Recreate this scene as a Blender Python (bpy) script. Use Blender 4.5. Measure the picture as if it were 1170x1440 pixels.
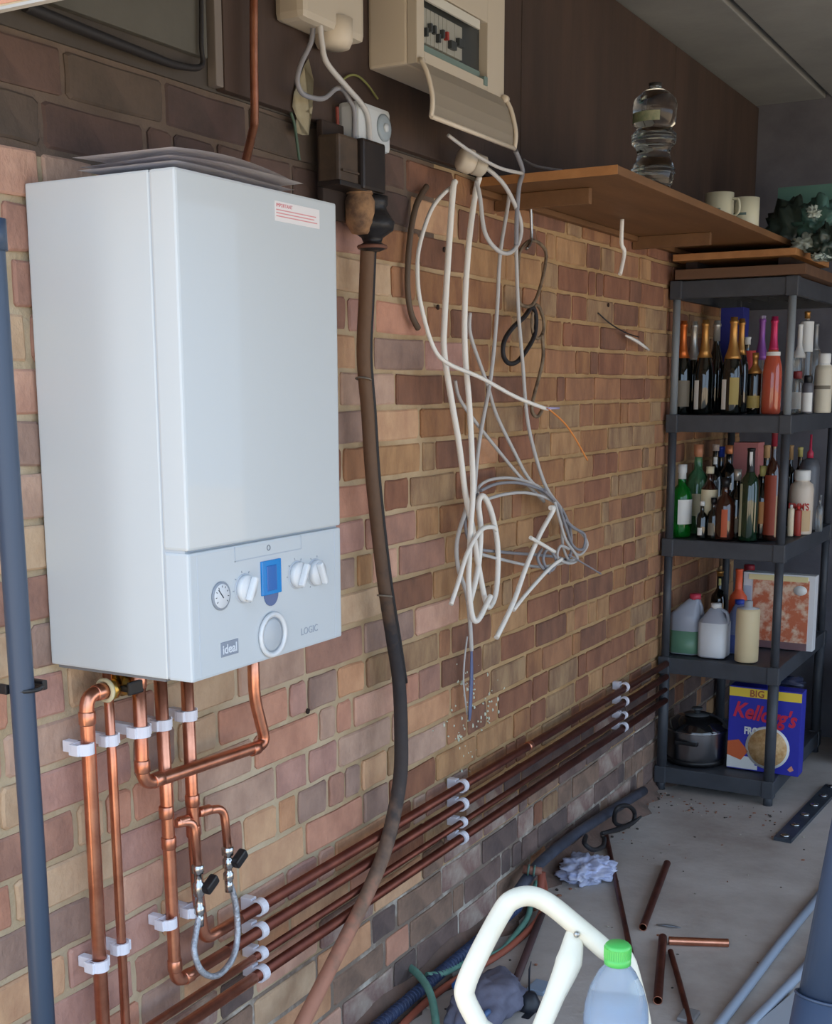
import bpy, bmesh, math, random
from mathutils import Vector, Matrix
random.seed(7)
PI = math.pi
for o in list(bpy.data.objects): bpy.data.objects.remove(o)
SC = bpy.context.scene
COL = SC.collection

# ------------------------------------------------------------------ camera
FPX, PPX, PPY = 1770.2, 574.26, 873.04          # in pixels of a 1170 x 1440 frame
CAM = Vector((1.3992, -1.3653, 1.44))
YAW, PITCH, ROLL = 0.5135, -0.1812, -0.0041
fw = Vector((-math.sin(YAW)*math.cos(PITCH), math.cos(YAW)*math.cos(PITCH), math.sin(PITCH)))
rt = fw.cross(Vector((0, 0, 1))).normalized(); up = rt.cross(fw)
rt, up = (math.cos(ROLL)*rt + math.sin(ROLL)*up), (-math.sin(ROLL)*rt + math.cos(ROLL)*up)
cd = bpy.data.cameras.new('camera'); cam = bpy.data.objects.new('camera', cd); COL.objects.link(cam)
cd.sensor_fit = 'HORIZONTAL'; cd.sensor_width = 36; cd.lens = FPX/1170*36
cd.shift_x = (585-PPX)/1170; cd.shift_y = (PPY-720)/1170
cd.clip_start = 0.05; cd.clip_end = 100
cam.matrix_world = Matrix(((rt.x, up.x, -fw.x, CAM.x), (rt.y, up.y, -fw.y, CAM.y), (rt.z, up.z, -fw.z, CAM.z), (0, 0, 0, 1)))
SC.camera = cam

# ------------------------------------------------------------------ light
w = bpy.data.worlds.new('world'); SC.world = w; w.use_nodes = True
bg = w.node_tree.nodes['Background']; bg.inputs[0].default_value = (0.58, 0.76, 1.0, 1); bg.inputs[1].default_value = 1.25
sd = bpy.data.lights.new('sun', 'SUN'); sd.energy = 7.5; sd.color = (1.0, 0.84, 0.62); sd.angle = 0.01
sun = bpy.data.objects.new('sun', sd); COL.objects.link(sun)
sun.rotation_euler = Vector((0.30, -0.55, -1.0)).to_track_quat('-Z', 'Y').to_euler()
SC.view_settings.view_transform = 'Standard'; SC.view_settings.look = 'None'
SC.view_settings.gamma = 1; SC.view_settings.use_curve_mapping = False
SC.view_settings.exposure = 0.95

# ------------------------------------------------------------------ measuring: pixel of the photograph -> point on a real plane
def ray(px, py): return fw + rt*((px-PPX)/FPX) - up*((py-PPY)/FPX)
def at(px, py, ax, v):
    d = ray(px, py); t = (v-CAM[ax])/d[ax]; return CAM + d*t
def dep(px, py, t): return CAM + ray(px, py)*t
def mpp(p): return (Vector(p)-CAM).dot(fw)/FPX      # metres per pixel there

# ------------------------------------------------------------------ materials
def lin(c):
    return tuple(((v/255)/12.92 if v/255 <= .04045 else ((v/255+.055)/1.055)**2.4) for v in c)
MATS = {}
def mat(name, rgb, rough=.6, metal=0, trans=0, noise=0, rgb2=None, scale=8, bump=0, bscale=60, coat=0, ior=1.45, lo=.35, hi=.65, stretch=None, alpha=1, emit=0, rand=False):
    if name in MATS: return MATS[name]
    m = bpy.data.materials.new(name); m.use_nodes = True; nt = m.node_tree; N = nt.nodes; L = nt.links
    b = N['Principled BSDF']
    c = lin(rgb)+(1,)
    b.inputs['Base Color'].default_value = c; b.inputs['Roughness'].default_value = rough
    b.inputs['Metallic'].default_value = metal; b.inputs['Transmission Weight'].default_value = trans
    b.inputs['Coat Weight'].default_value = coat; b.inputs['IOR'].default_value = ior
    if alpha < 1: b.inputs['Alpha'].default_value = alpha
    tc = None
    if rgb2 or bump:
        tc = N.new('ShaderNodeTexCoord'); mp = N.new('ShaderNodeMapping'); L.new(tc.outputs['Object'], mp.inputs[0])
        if stretch: mp.inputs['Scale'].default_value = stretch
        if rand:
            oi = N.new('ShaderNodeObjectInfo'); ml = N.new('ShaderNodeMath'); ml.operation = 'MULTIPLY'; ml.inputs[1].default_value = 40
            L.new(oi.outputs['Random'], ml.inputs[0]); L.new(ml.outputs[0], mp.inputs['Location'])
    if rgb2:
        n = N.new('ShaderNodeTexNoise'); n.inputs['Scale'].default_value = scale; n.inputs['Detail'].default_value = 6; n.inputs['Roughness'].default_value = .62
        r = N.new('ShaderNodeValToRGB'); r.color_ramp.elements[0].position = lo; r.color_ramp.elements[1].position = hi
        r.color_ramp.elements[0].color = c; r.color_ramp.elements[1].color = lin(rgb2)+(1,)
        L.new(mp.outputs[0], n.inputs['Vector']); L.new(n.outputs['Fac'], r.inputs[0]); L.new(r.outputs[0], b.inputs['Base Color'])
    if bump:
        n2 = N.new('ShaderNodeTexNoise'); n2.inputs['Scale'].default_value = bscale; n2.inputs['Detail'].default_value = 5
        bp = N.new('ShaderNodeBump'); bp.inputs['Strength'].default_value = bump; bp.inputs['Distance'].default_value = .004
        L.new(mp.outputs[0], n2.inputs['Vector']); L.new(n2.outputs['Fac'], bp.inputs['Height']); L.new(bp.outputs[0], b.inputs['Normal'])
    MATS[name] = m; return m

# ------------------------------------------------------------------ mesh helpers
def bm_(): return bmesh.new()
def box(bm, a, b, bev=0, M=None):
    a, b = Vector(a), Vector(b); c = (a+b)/2; s = b-a
    r = bmesh.ops.create_cube(bm, size=1, matrix=Matrix.Translation(c) @ Matrix.Diagonal((abs(s.x), abs(s.y), abs(s.z), 1)))
    vs = r['verts']
    if bev:
        es = list({e for v in vs for e in v.link_edges})
        g = bmesh.ops.bevel(bm, geom=es, offset=bev, segments=2, profile=.6, affect='EDGES')
        vs = list({v for f in g['faces'] for v in f.verts} | {v for v in vs if v.is_valid})
    if M is not None:
        for v in vs: v.co = M @ v.co
    return vs
def spline(pts, n=6, closed=False):
    P = [Vector(p) for p in pts]
    if len(P) < 3 or n <= 1: return P
    out = []; m = len(P); rng = range(m if closed else m-1)
    for i in rng:
        if closed: p0, p1, p2, p3 = P[(i-1) % m], P[i], P[(i+1) % m], P[(i+2) % m]
        else: p0, p1, p2, p3 = P[max(i-1, 0)], P[i], P[i+1], P[min(i+2, m-1)]
        for k in range(n):
            t = k/n
            out.append(.5*((2*p1)+(-p0+p2)*t+(2*p0-5*p1+4*p2-p3)*t*t+(-p0+3*p1-3*p2+p3)*t**3))
    if not closed: out.append(P[-1])
    return out
def tube(bm, pts, r, seg=10, n=6, closed=False, cap=True, flat=1.0):
    P = spline(pts, n, closed); m = len(P)
    rad = r if isinstance(r, (list, tuple)) else None
    rings = []; prev = None
    for i, p in enumerate(P):
        if closed: t = (P[(i+1) % m]-P[i-1])
        else: t = P[min(i+1, m-1)]-P[max(i-1, 0)]
        if t.length < 1e-9: t = Vector((0, 0, 1))
        t.normalize()
        if prev is None:
            a = Vector((0, 0, 1)) if abs(t.z) < .9 else Vector((1, 0, 0))
            u = t.cross(a).normalized()
        else:
            u = (prev - t*prev.dot(t))
            u = u.normalized() if u.length > 1e-6 else t.orthogonal().normalized()
        prev = u; v = t.cross(u)
        if rad: f = i/(m-1)*(len(rad)-1); k = min(int(f), len(rad)-2); rr = rad[k]+(rad[k+1]-rad[k])*(f-k)
        else: rr = r
        rings.append([bm.verts.new(p+(u*math.cos(a)*rr+v*math.sin(a)*rr*flat)) for a in [2*PI*j/seg for j in range(seg)]])
    for i in range(m if closed else m-1):
        A, B = rings[i], rings[(i+1) % m]
        for j in range(seg):
            f = bm.faces.new((A[j], A[(j+1) % seg], B[(j+1) % seg], B[j])); f.smooth = True
    if cap and not closed:
        bm.faces.new(list(reversed(rings[0]))); bm.faces.new(rings[-1])
def lathe(bm, prof, M=None, seg=20, a0=0, a1=2*PI, cap=True):
    """prof = [(r,z)]; M places it"""
    full = abs(a1-a0-2*PI) < 1e-6; k = seg if full else seg+1
    rows = []
    for r, z in prof:
        rows.append([bm.verts.new(Vector((r*math.cos(a0+(a1-a0)*j/seg), r*math.sin(a0+(a1-a0)*j/seg), z))) for j in range(k)])
    for i in range(len(rows)-1):
        for j in range(seg):
            f = bm.faces.new((rows[i][j], rows[i][(j+1) % k], rows[i+1][(j+1) % k], rows[i+1][j])); f.smooth = True
    if cap and full:
        if prof[0][0] > 1e-5: bm.faces.new(list(reversed(rows[0])))
        if prof[-1][0] > 1e-5: bm.faces.new(rows[-1])
    if M is not None:
        for row in rows:
            for v in row: v.co = M @ v.co
def prism(bm, poly, d, M=None):
    """poly = [(u,v)] in local XY extruded by d along local Z"""
    a = [bm.verts.new(Vector((x, y, 0))) for x, y in poly]; b = [bm.verts.new(Vector((x, y, d))) for x, y in poly]
    n = len(poly)
    bm.faces.new(list(reversed(a))); bm.faces.new(b)
    for i in range(n): bm.faces.new((a[i], a[(i+1) % n], b[(i+1) % n], b[i]))
    if M is not None:
        for v in a+b: v.co = M @ v.co
def torus(bm, R, r, M=None, seg=24, s2=8):
    vs0 = len(bm.verts)
    tube(bm, [(R*math.cos(2*PI*i/seg), R*math.sin(2*PI*i/seg), 0) for i in range(seg)], r, s2, 1, True)
    if M is not None:
        bm.verts.ensure_lookup_table()
        for v in bm.verts[vs0:]: v.co = M @ v.co

def root_of(o):
    while o.parent: o = o.parent
    return o
def obj(name, bm, m, parent=None, label=None, cat=None, group=None, kind=None, smooth=None):
    if parent:
        off = Vector((0, 0, 0)); q = parent
        off = root_of(parent).location.copy()
        Rm = Matrix.Rotation(-root_of(parent).rotation_euler.z, 4, 'Z')
        bmesh.ops.transform(bm, matrix=Rm @ Matrix.Translation(-off), verts=bm.verts)
    bmesh.ops.recalc_face_normals(bm, faces=bm.faces)
    me = bpy.data.meshes.new(name); bm.to_mesh(me); bm.free()
    for mm in (m if isinstance(m, (list, tuple)) else [m]): me.materials.append(mm)
    if smooth:
        for p in me.polygons: p.use_smooth = True
    o = bpy.data.objects.new(name, me); COL.objects.link(o)
    if parent: o.parent = parent
    elif True:
        # origin at the base of a thing that is one mesh
        if me.vertices and kind != 'structure':
            xs = [v.co for v in me.vertices]
            c = Vector((sum(v.x for v in xs)/len(xs), sum(v.y for v in xs)/len(xs), min(v.z for v in xs)))
            me.transform(Matrix.Translation(-c)); o.location = c
    tag(o, label, cat, group, kind)
    return o
def tag(o, label=None, cat=None, group=None, kind=None):
    if label: o['label'] = label
    if cat: o['category'] = cat
    if group: o['group'] = group
    if kind: o['kind'] = kind
def thing(name, label, cat, loc=(0, 0, 0), group=None, kind=None):
    o = bpy.data.objects.new(name, None); COL.objects.link(o); o.location = loc; o.empty_display_size = .05
    tag(o, label, cat, group, kind); return o
def text(s, size, origin, ux, uy, m, parent, name='lettering', ext=.0004, align='LEFT', shear=0, bold=0, sx=1):
    cu = bpy.data.curves.new(name, 'FONT'); cu.body = s; cu.size = size; cu.extrude = ext; cu.align_x = align; cu.align_y = 'BOTTOM_BASELINE'
    cu.shear = shear; cu.offset = bold; cu.resolution_u = 3
    t = bpy.data.objects.new(name, cu); COL.objects.link(t)
    dg = bpy.context.evaluated_depsgraph_get(); me = bpy.data.meshes.new_from_object(t.evaluated_get(dg))
    bpy.data.objects.remove(t)
    ux = Vector(ux).normalized(); uy = Vector(uy).normalized(); uz = ux.cross(uy)
    M = Matrix(((ux.x*sx, uy.x, uz.x, origin[0]), (ux.y*sx, uy.y, uz.y, origin[1]), (ux.z*sx, uy.z, uz.z, origin[2]), (0, 0, 0, 1)))
    off = root_of(parent).location
    me.transform(Matrix.Translation(-off) @ M)
    me.materials.clear(); me.materials.append(m)
    o = bpy.data.objects.new(name, me); COL.objects.link(o); o.parent = parent
    return o
def AX(axis, loc):
    """matrix whose local Z points along axis, placed at loc"""
    return Matrix.Translation(Vector(loc)) @ Vector(axis).to_track_quat('Z', 'Y').to_matrix().to_4x4()

# ================================================================== THE SETTING
WL = -0.5; YB = 3.95; XR = 2.7; ZT = 2.55
def plaster(): pass
MORT = mat('mortar', (198, 182, 156), .95, rgb2=(172, 152, 122), scale=5, bump=.8, bscale=90)
def warm_mortar():
    nt = MORT.node_tree; N = nt.nodes; L = nt.links; bs = N['Principled BSDF']; old = bs.inputs['Base Color'].links[0].from_socket
    g = N.new('ShaderNodeNewGeometry'); sp = N.new('ShaderNodeSeparateXYZ'); L.new(g.outputs['Position'], sp.inputs[0])
    mr = N.new('ShaderNodeMapRange'); mr.inputs[1].default_value = .5; mr.inputs[2].default_value = 1.7; L.new(sp.outputs[1], mr.inputs[0])
    mx = N.new('ShaderNodeMix'); mx.data_type = 'RGBA'; mx.blend_type = 'MULTIPLY'; L.new(mr.outputs[0], mx.inputs[0]); L.new(old, mx.inputs[6]); mx.inputs[7].default_value = (.86, .68, .48, 1)
    L.new(mx.outputs[2], bs.inputs['Base Color'])
warm_mortar()     # mortar colour turns yellower and darker towards the far end
PAL = [((206, 164, 142), (180, 138, 120)), ((210, 170, 134), (186, 144, 114)), ((188, 146, 132), (158, 120, 110)), ((200, 148, 124), (172, 124, 104)),
       ((202, 174, 144), (178, 148, 120)), ((172, 130, 112), (140, 106, 94)), ((164, 136, 122), (134, 110, 100)), ((204, 156, 120), (174, 128, 96)), ((194, 162, 142), (164, 134, 118))]
BM = [mat('brick_%d' % i, a, .9, rgb2=b, scale=11, bump=.7, bscale=70, lo=.36, hi=.68, stretch=(1, 1.2, .9), rand=True) for i, (a, b) in enumerate(PAL)]
FARP = [((168, 122, 90), (142, 102, 78)), ((150, 104, 80), (126, 86, 68)), ((182, 142, 102), (152, 114, 82)), ((138, 98, 78), (112, 80, 66)), ((164, 120, 84), (134, 94, 70)), ((168, 138, 104), (132, 102, 80))]
FM = [mat('brick_far_%d' % i, a, .9, rgb2=b, scale=10, bump=.7, bscale=70, lo=.38, hi=.64, stretch=(1, 1.6, .7), rand=True) for i, (a, b) in enumerate(FARP)]
LOWP = [((124, 103, 96), (96, 79, 74)), ((144, 117, 100), (110, 91, 79)), ((110, 93, 88), (86, 74, 72)), ((134, 105, 98), (180, 165, 151))]
LM = [mat('brick_low_%d' % i, a, .93, rgb2=b, scale=12, bump=.8, bscale=60, lo=.4, hi=.7) for i, (a, b) in enumerate(LOWP)]
SHADED = [mat('brick_shaded_%d' % i, a, .93, rgb2=b, scale=9, bump=.6, bscale=60) for i, (a, b) in enumerate([((104, 82, 74), (84, 68, 62)), ((98, 84, 74), (80, 70, 62)), ((90, 72, 68), (74, 62, 58))])]  # top-left bricks, with the shade at the wall top put into their colour

wall = bpy.data.objects.new('wall_left', None); COL.objects.link(wall); wall['kind'] = 'structure'
b = bm_(); box(b, (-.12, WL, 0), (-.006, YB, 1.94)); obj('mortar', b, MORT, wall)
b = bm_(); box(b, (-.1, WL, 1.775), (-.0052, 1.25, 1.94)); obj('shaded_mortar', b, mat('shaded_mortar', (116, 100, 88), .95, rgb2=(96, 82, 72), scale=5, bump=.8, bscale=90), wall)  # mortar coloured darker to paint the shade at the wall top
b = bm_(); box(b, (-.1, WL, 0), (-.0052, YB, .26)); obj('dirty_mortar', b, mat('dirty_mortar', (130, 116, 104), .95, rgb2=(200, 192, 180), scale=7, lo=.5, hi=.66, bump=.9, bscale=90), wall)
b = bm_(); rp_ = random.Random(3)
for i in range(90):
    px, py = rp_.choice(((662, 960), (672, 1000), (645, 1030), (650, 1060), (690, 985), (655, 990))); px += rp_.gauss(0, 10); py += rp_.gauss(0, 18)
    p = at(px, py, 0, 0); s_ = rp_.uniform(.001, .0035)
    bmesh.ops.create_icosphere(b, subdivisions=1, radius=1, matrix=Matrix.Translation((-.001, p.y, p.z)) @ Matrix.Diagonal((.003, s_, s_*rp_.uniform(.8, 2.2), 1)))
obj('paint_specks', b, mat('paint_specks', (206, 214, 196), .6), wall, kind='stuff')
for px, py in ((855, 429), (615, 432), (624, 351), (432, 1000)):
    p = at(px, py, 0, 0); b = bm_(); lathe(b, [(.0002, 0), (.006, 0), (.006, .003), (.0002, .003)], AX((1, 0, 0), (0.0, p.y, p.z)), 8); obj('drill_hole', b, mat('hole_dark', (48, 34, 28), .9), wall)  # dark discs stand for holes drilled in the bricks
def brick_mesh(L, H, m, seed):
    rnd = random.Random(seed); b = bm_(); D = .05
    j = lambda s: rnd.uniform(-s, s)
    # outline of 12 points with worn corners
    c = .003 + rnd.random()*.004; tl = j(.004); tv = j(.006)
    hy, hz = L/2, H/2
    P = [(-hy+c, -hz), (0, -hz), (hy-c, -hz), (hy, -hz+c), (hy, 0), (hy, hz-c), (hy-c, hz), (0, hz), (-hy+c, hz), (-hy, hz-c), (-hy, 0), (-hy, -hz+c)]
    P = [(y+j(.0018), z+j(.0018)) for y, z in P]
    back = [b.verts.new((-D, y, z)) for y, z in P]
    mid = [b.verts.new((-.003+j(.0008), y, z)) for y, z in P]
    frt = [b.verts.new((y*tl+z*tv, y*(1-.004/hy), z*(1-.0035/hz))) for y, z in P]
    n = 12
    for A, B in ((back, mid), (mid, frt)):
        for i in range(n): b.faces.new((A[i], A[(i+1) % n], B[(i+1) % n], B[i]))
    b.faces.new(frt)
    bmesh.ops.recalc_face_normals(b, faces=b.faces)
    me = bpy.data.meshes.new('brick'); b.to_mesh(me); b.free(); me.materials.append(m); return me
bmesh_cache = {}
specs = []
rnd = random.Random(11)
G0, GG = .869, .0763
k0 = -math.floor(G0/GG)
for k in range(k0, 14):
    z0 = G0+GG*k; zc = z0+GG/2
    if z0 < -.01: continue
    y = WL + rnd.uniform(0, .1)
    row = rnd.random()
    while y < YB-.06:
        t = rnd.random()
        if row < .5: Lb = .2155 if t < .72 else (.103 if t < .92 else .05)
        else: Lb = .2155 if t < .38 else (.103 if t < .76 else .055)
        Lb = min(Lb, YB-y)
        g = .0115
        xo = rnd.uniform(-.0025, .002)
        yc = y+Lb/2
        q = rnd.random()
        if z0 > 1.78 and yc < 1.2: m = rnd.choice(SHADED)
        elif z0 < .30+max(0, .06*(yc-.8)) and rnd.random() < .85: m = rnd.choice(LM)
        elif rnd.random() < min(1, max(0, (yc-.7)/.9)): m = rnd.choice(FM)
        else: m = rnd.choice(BM)
        specs.append((yc, zc, Lb, m, xo))
        y += Lb+g
def hidden(yc, zc): return (0.02 < yc < .33 and 1.10 < zc < 1.70) or zc > 1.93 and False
def rank(s):
    yc, zc, Lb = s[:3]
    p = Vector((0, yc, zc)); d = p-CAM; dz = d.dot(fw)
    px = PPX+FPX*d.dot(rt)/dz; py = PPY-FPX*d.dot(up)/dz
    if px < -30 or px > 940 or py < -20 or py > 1480 or hidden(yc, zc) or yc < -.25: return 0
    # boiler shadow region in the picture
    if 80 < px < 440 and 290 < py < 900: return 0
    return Lb*FPX*1.4/dz/dz
order = sorted(specs, key=rank, reverse=True)
def get_mesh(Lb, m, v):
    key = (round(Lb, 3), m.name, v)
    if key not in bmesh_cache: bmesh_cache[key] = brick_mesh(Lb, .0655, m, hash((round(Lb, 3), v)) & 65535)
    return bmesh_cache[key]
for s in order[:300]:
    yc, zc, Lb, m, xo = s
    o = bpy.data.objects.new('brick', get_mesh(Lb, m, rnd.randrange(3))); COL.objects.link(o); o.location = (xo, yc, zc+rnd.uniform(-.001, .001)); o.parent = wall
b = bm_(); allm = BM+FM+LM+SHADED; idx = {m.name: i for i, m in enumerate(allm)}
for s in order[300:]:
    yc, zc, Lb, m, xo = s
    me = get_mesh(Lb, m, rnd.randrange(3)); n0 = len(b.faces); v0 = len(b.verts)
    b.from_mesh(me); b.verts.ensure_lookup_table(); b.faces.ensure_lookup_table()
    for v in b.verts[v0:]: v.co += Vector((xo, yc, zc))
    for f in b.faces[n0:]: f.material_index = idx[m.name]
o = obj('distant_brickwork', b, allm, wall, kind='stuff')
# plastered band over the bricks
b = bm_(); box(b, (-.12, WL, 1.94), (0, YB, 2.75)); obj('plaster_band', b, mat('dark_plaster', (86, 80, 74), .95, rgb2=(72, 66, 62), scale=3, bump=.4, bscale=30), wall)  # plaster in a dark tone over its whole height

# floor
b = bm_(); box(b, (-.1, -.3, -.15), (XR, YB, 0)); 
FL = mat('concrete_floor', (192, 184, 178), .85, rgb2=(158, 146, 138), scale=2.2, bump=.5, bscale=45, lo=.38, hi=.66)
fo = obj('floor', b, FL, kind='structure')
b = bm_(); box(b, (-12, -14, -.3), (14, 14, -.16)); box(b, (-12, -14, -.2), (14, -.3, -.01)); box(b, (XR+.001, -.3, -.2), (14, 14, -.01)); obj('ground_outside', b, mat('pale_driveway', (196, 182, 160), .9, rgb2=(180, 164, 142), scale=1.5, bump=.3), kind='structure')
# ceiling of slabs with open joints
ce = bpy.data.objects.new('ceiling', None); COL.objects.link(ce); ce['kind'] = 'structure'
b = bm_(); box(b, (-.12, -.3, ZT+.03), (XR+.1, YB+.1, ZT+.2)); obj('deck', b, mat('dark_deck', (60, 58, 58), .9), ce)
CB = mat('ceiling_board', (150, 152, 152), .85, rgb2=(130, 132, 134), scale=2, bump=.2)
for i, (x0, x1) in enumerate([(0, .275), (.30, .9), (.915, 1.5), (1.515, 2.1), (2.115, XR)]):
    b = bm_(); box(b, (x0, -.2, ZT), (x1, YB, ZT+.03), .004); obj('ceiling_board', b, CB, ce)
b = bm_(); box(b, (-.1, YB, 0), (XR+.1, YB+.1, ZT+.1)); obj('wall_back', b, mat('back_wall', (108, 108, 116), .9, rgb2=(88, 88, 96), scale=4, bump=.4), kind='structure')
b = bm_(); box(b, (XR, 3.5, 0), (XR+.1, YB+.1, ZT+.1)); box(b, (XR, -.3, 2.25), (XR+.1, 3.5, ZT+.1)); obj('wall_right', b, mat('right_wall', (150, 140, 130), .9, rgb2=(130, 118, 110), scale=4, bump=.4), kind='structure')  # unseen wall; its wide opening is added to let in side light
# lintel of the garage opening
wf = bpy.data.objects.new('wall_front', None); COL.objects.link(wf); wf['kind'] = 'structure'
b = bm_(); box(b, (-.12, -.208, 1.889), (XR+.1, -.2, 2.75)); obj('mortar', b, MORT, wf)
b = bm_(); box(b, (-.12, -.209, 1.8855), (XR+.1, -.199, 1.889)); obj('steel_angle', b, mat('pale_angle', (170, 168, 164), .6), wf)
y0 = 1.896
for r in range(11):
    x = -.1+.1*(r % 2)
    while x < XR-.1:
        me = get_mesh(.2155, BM[rnd.randrange(4)], rnd.randrange(3))
        o = bpy.data.objects.new('brick', me); COL.objects.link(o); o.parent = wf
        o.scale = (.15, 1, 1); o.location = (x+.11, -.2095, y0+.030+r*.0763); o.rotation_euler = (0, 0, -PI/2); x += .227
b = bm_(); box(b, (XR-.05, -.3, 0), (XR+.1, -.2, 1.89)); obj('pier', b, MORT, wf)

# grey panel, batten and dark brown backing board above the bricks
DKB = mat('dark_brown_board', (76, 60, 53), .8, rgb2=(62, 50, 45), scale=3, bump=.3, bscale=30, stretch=(1, 3, .5))
b = bm_(); box(b, (.001, -.19, 1.985), (.014, .418, 2.54), .002)
obj('grey_panel', b, mat('grey_board', (96, 94, 88), .85, rgb2=(84, 82, 76), scale=3, bump=.2), label='dark grey panel high on the wall above the boiler', cat='panel')
b = bm_(); box(b, (.001, .432, 1.945), (.02, .452, 2.54), .002)
obj('batten', b, mat('grey_batten', (118, 110, 104), .8), label='narrow upright grey batten between grey panel and brown board', cat='batten')
bb = thing('backing_board', 'large dark brown board behind the fuse box, above the brickwork', 'board', (0, .455, 1.942))
for y0, y1 in ((.455, 1.66), (1.664, 2.87), (2.874, 3.94)):
    b = bm_(); box(b, (.001, y0, 1.942), (.02, y1, 2.54), .002); obj('panel', b, DKB, bb)
BLK = mat('black_cable', (34, 32, 34), .6, bump=.2)
b = bm_(); tube(b, [at(35, 8, 0, .022), at(80, 27, 0, .022), at(150, 55, 0, .022), at(215, 80, 0, .022), at(250, 92, 0, .022), at(283, 93, 0, .022), at(283, 60, 0, .022), at(283, -20, 0, .022)], [.009, .009, .008, .006, .004, .004], 8)
obj('black_cable', b, BLK, label='thick black cable sagging under the grey panel, top left', cat='cable')

# ================================================================== BOILER
WH = mat('white_enamel', (194, 200, 203), .32, coat=.3)
WH2 = mat('white_plastic', (190, 198, 204), .4)
GRY = mat('grey_line', (120, 128, 138), .5)
bo = thing('boiler', 'white wall-hung boiler box with blue display on its control panel', 'boiler', (0.0, 0.2, 1.032))
Z0, Z1 = 1.032, 1.732; W_ = .395; D_ = .278
b = bm_(); box(b, (.004, .001, Z0), (.232, W_-.001, Z1), .003); obj('casing', b, WH, bo)
b = bm_(); box(b, (.2335, 0, 1.220), (D_, W_, Z1), .004); fd = obj('front_panel', b, WH, bo)
b = bm_(); box(b, (.2335, 0, Z0), (D_, W_, 1.217), .004); cp = obj('control_panel', b, WH2, bo)
b = bm_(); box(b, (.228, .002, Z0+.004), (.270, W_-.002, Z1-.004)); obj('shadow_gap', b, mat('gap_grey', (176, 184, 192), .7), bo)
# raised side margins on the front
for z0, z1 in ((Z0+.004, 1.213),):
    for ya, yb in ((.018, .0195), (.3745, .376)):
        b = bm_(); box(b, (D_-.001, ya, z0), (D_+.0004, yb, z1)); obj('groove', b, mat('pale_groove', (190, 198, 208), .5), cp)
# flap
b = bm_()
for a_, b_ in (((D_-.001, .105, 1.193), (D_+.0006, .278, 1.1945)), ((D_-.001, .105, 1.193), (D_+.0006, .1065, 1.215)), ((D_-.001, .277, 1.193), (D_+.0006, .278, 1.215))): box(b, a_, b_)
obj('flap', b, mat('flap_line', (172, 182, 194), .5), cp)
b = bm_(); torus(b, .004, .0007, AX((1, 0, 0), (D_+.0005, .19, 1.205)), 12, 5); obj('symbol', b, GRY, cp)
def face_disc(y, z, r, t, bmx, x0=D_): lathe(bmx, [(0.0001, 0), (r, 0), (r, t*.8), (r*.93, t), (0.0001, t)], AX((1, 0, 0), (x0, y, z)), 24)
KN = mat('knob_white', (212, 216, 220), .3, coat=.3); RG = mat('ring_grey', (150, 158, 168), .4)
def knob(y, z, ang, name='knob'):
    b = bm_(); face_disc(y, z, .0225, .001, b); kr = obj(name, b, mat('dial_ring', (186, 194, 204), .5), cp)
    b = bm_(); face_disc(y, z, .0205, .010, b)
    M = Matrix.Translation((D_+.010, y, z)) @ Matrix.Rotation(ang, 4, 'X')
    box(b, (0, -.0045, -.019), (.010, .0045, .019), .003, M); obj('grip', b, KN, kr)
    b = bm_()
    for k in range(7):
        a = ang+(-2.1+.7*k)
        M = Matrix.Translation((D_, y, z)) @ Matrix.Rotation(a, 4, 'X'); box(b, (0, -.0006, .0245), (.0008, .0006, .0275), 0, M)
    obj('dial_marks', b, RG, kr)
knob(.126, 1.151, -.5); knob(.264, 1.154, -.5); knob(.316, 1.151, .45)
b = bm_(); face_disc(.069, 1.148, .021, .003, b); g = obj('pressure_gauge', b, mat('gauge_rim', (140, 148, 160), .4), cp)
b = bm_(); face_disc(.069, 1.148, .018, .0036, b); obj('gauge_face', b, mat('gauge_face', (205, 210, 216), .4), g)
b = bm_(); box(b, (0, -.0008, -.004), (.0042, .0008, .013), 0, Matrix.Translation((D_, .069, 1.148)) @ Matrix.Rotation(.7, 4, 'X'))
for k in range(9):
    M = Matrix.Translation((D_, .069, 1.148)) @ Matrix.Rotation(-2.2+.55*k, 4, 'X'); box(b, (0, -.0005, .0125), (.004, .0005, .0155), 0, M)
obj('needle', b, mat('dark_ink', (60, 64, 74), .5), g)
# display
BLU = mat('display_blue', (14, 130, 205), .15, coat=.5); BLU2 = mat('display_blue_dark', (36, 104, 180), .15, coat=.5)
b = bm_(); box(b, (D_-.001, .168, 1.133), (D_+.003, .219, 1.186), .0015); dsp = obj('display', b, BLU, cp)
b = bm_(); box(b, (D_+.002, .180, 1.139), (D_+.0042, .205, 1.178), .001); obj('display_window', b, BLU2, dsp)
b = bm_(); M = AX((1, 0, 0), (D_, .193, 1.135)); 
prism(b, [(.018*math.cos(a), .018*math.sin(a)) for a in [2*PI*i/24 for i in range(24)]], .0018, Matrix.Translation((D_, .193, 1.133)) @ Matrix.Rotation(PI/2, 4, 'Y')); obj('display_tab', b, mat('tab_slate', (84, 104, 148), .4), dsp)
# round button
b = bm_(); lathe(b, [(.0001, .001), (.034, .001), (.036, .004), (.034, .008), (.028, .006), (.027, .003)], AX((1, 0, 0), (D_-.001, .193, 1.070)), 32, cap=False); rb = obj('button_ring', b, KN, cp)
b = bm_(); lathe(b, [(.0001, 0), (.026, 0), (.026, .003), (.022, .0045), (.0001, .005)], AX((1, 0, 0), (D_, .191, 1.070)), 32); obj('button', b, mat('button_grey', (176, 184, 192), .35), rb)
b = bm_(); torus(b, .027, .001, AX((1, 0, 0), (D_+.003, .191, 1.070)), 32, 6); obj('button_edge', b, RG, rb)
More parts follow.
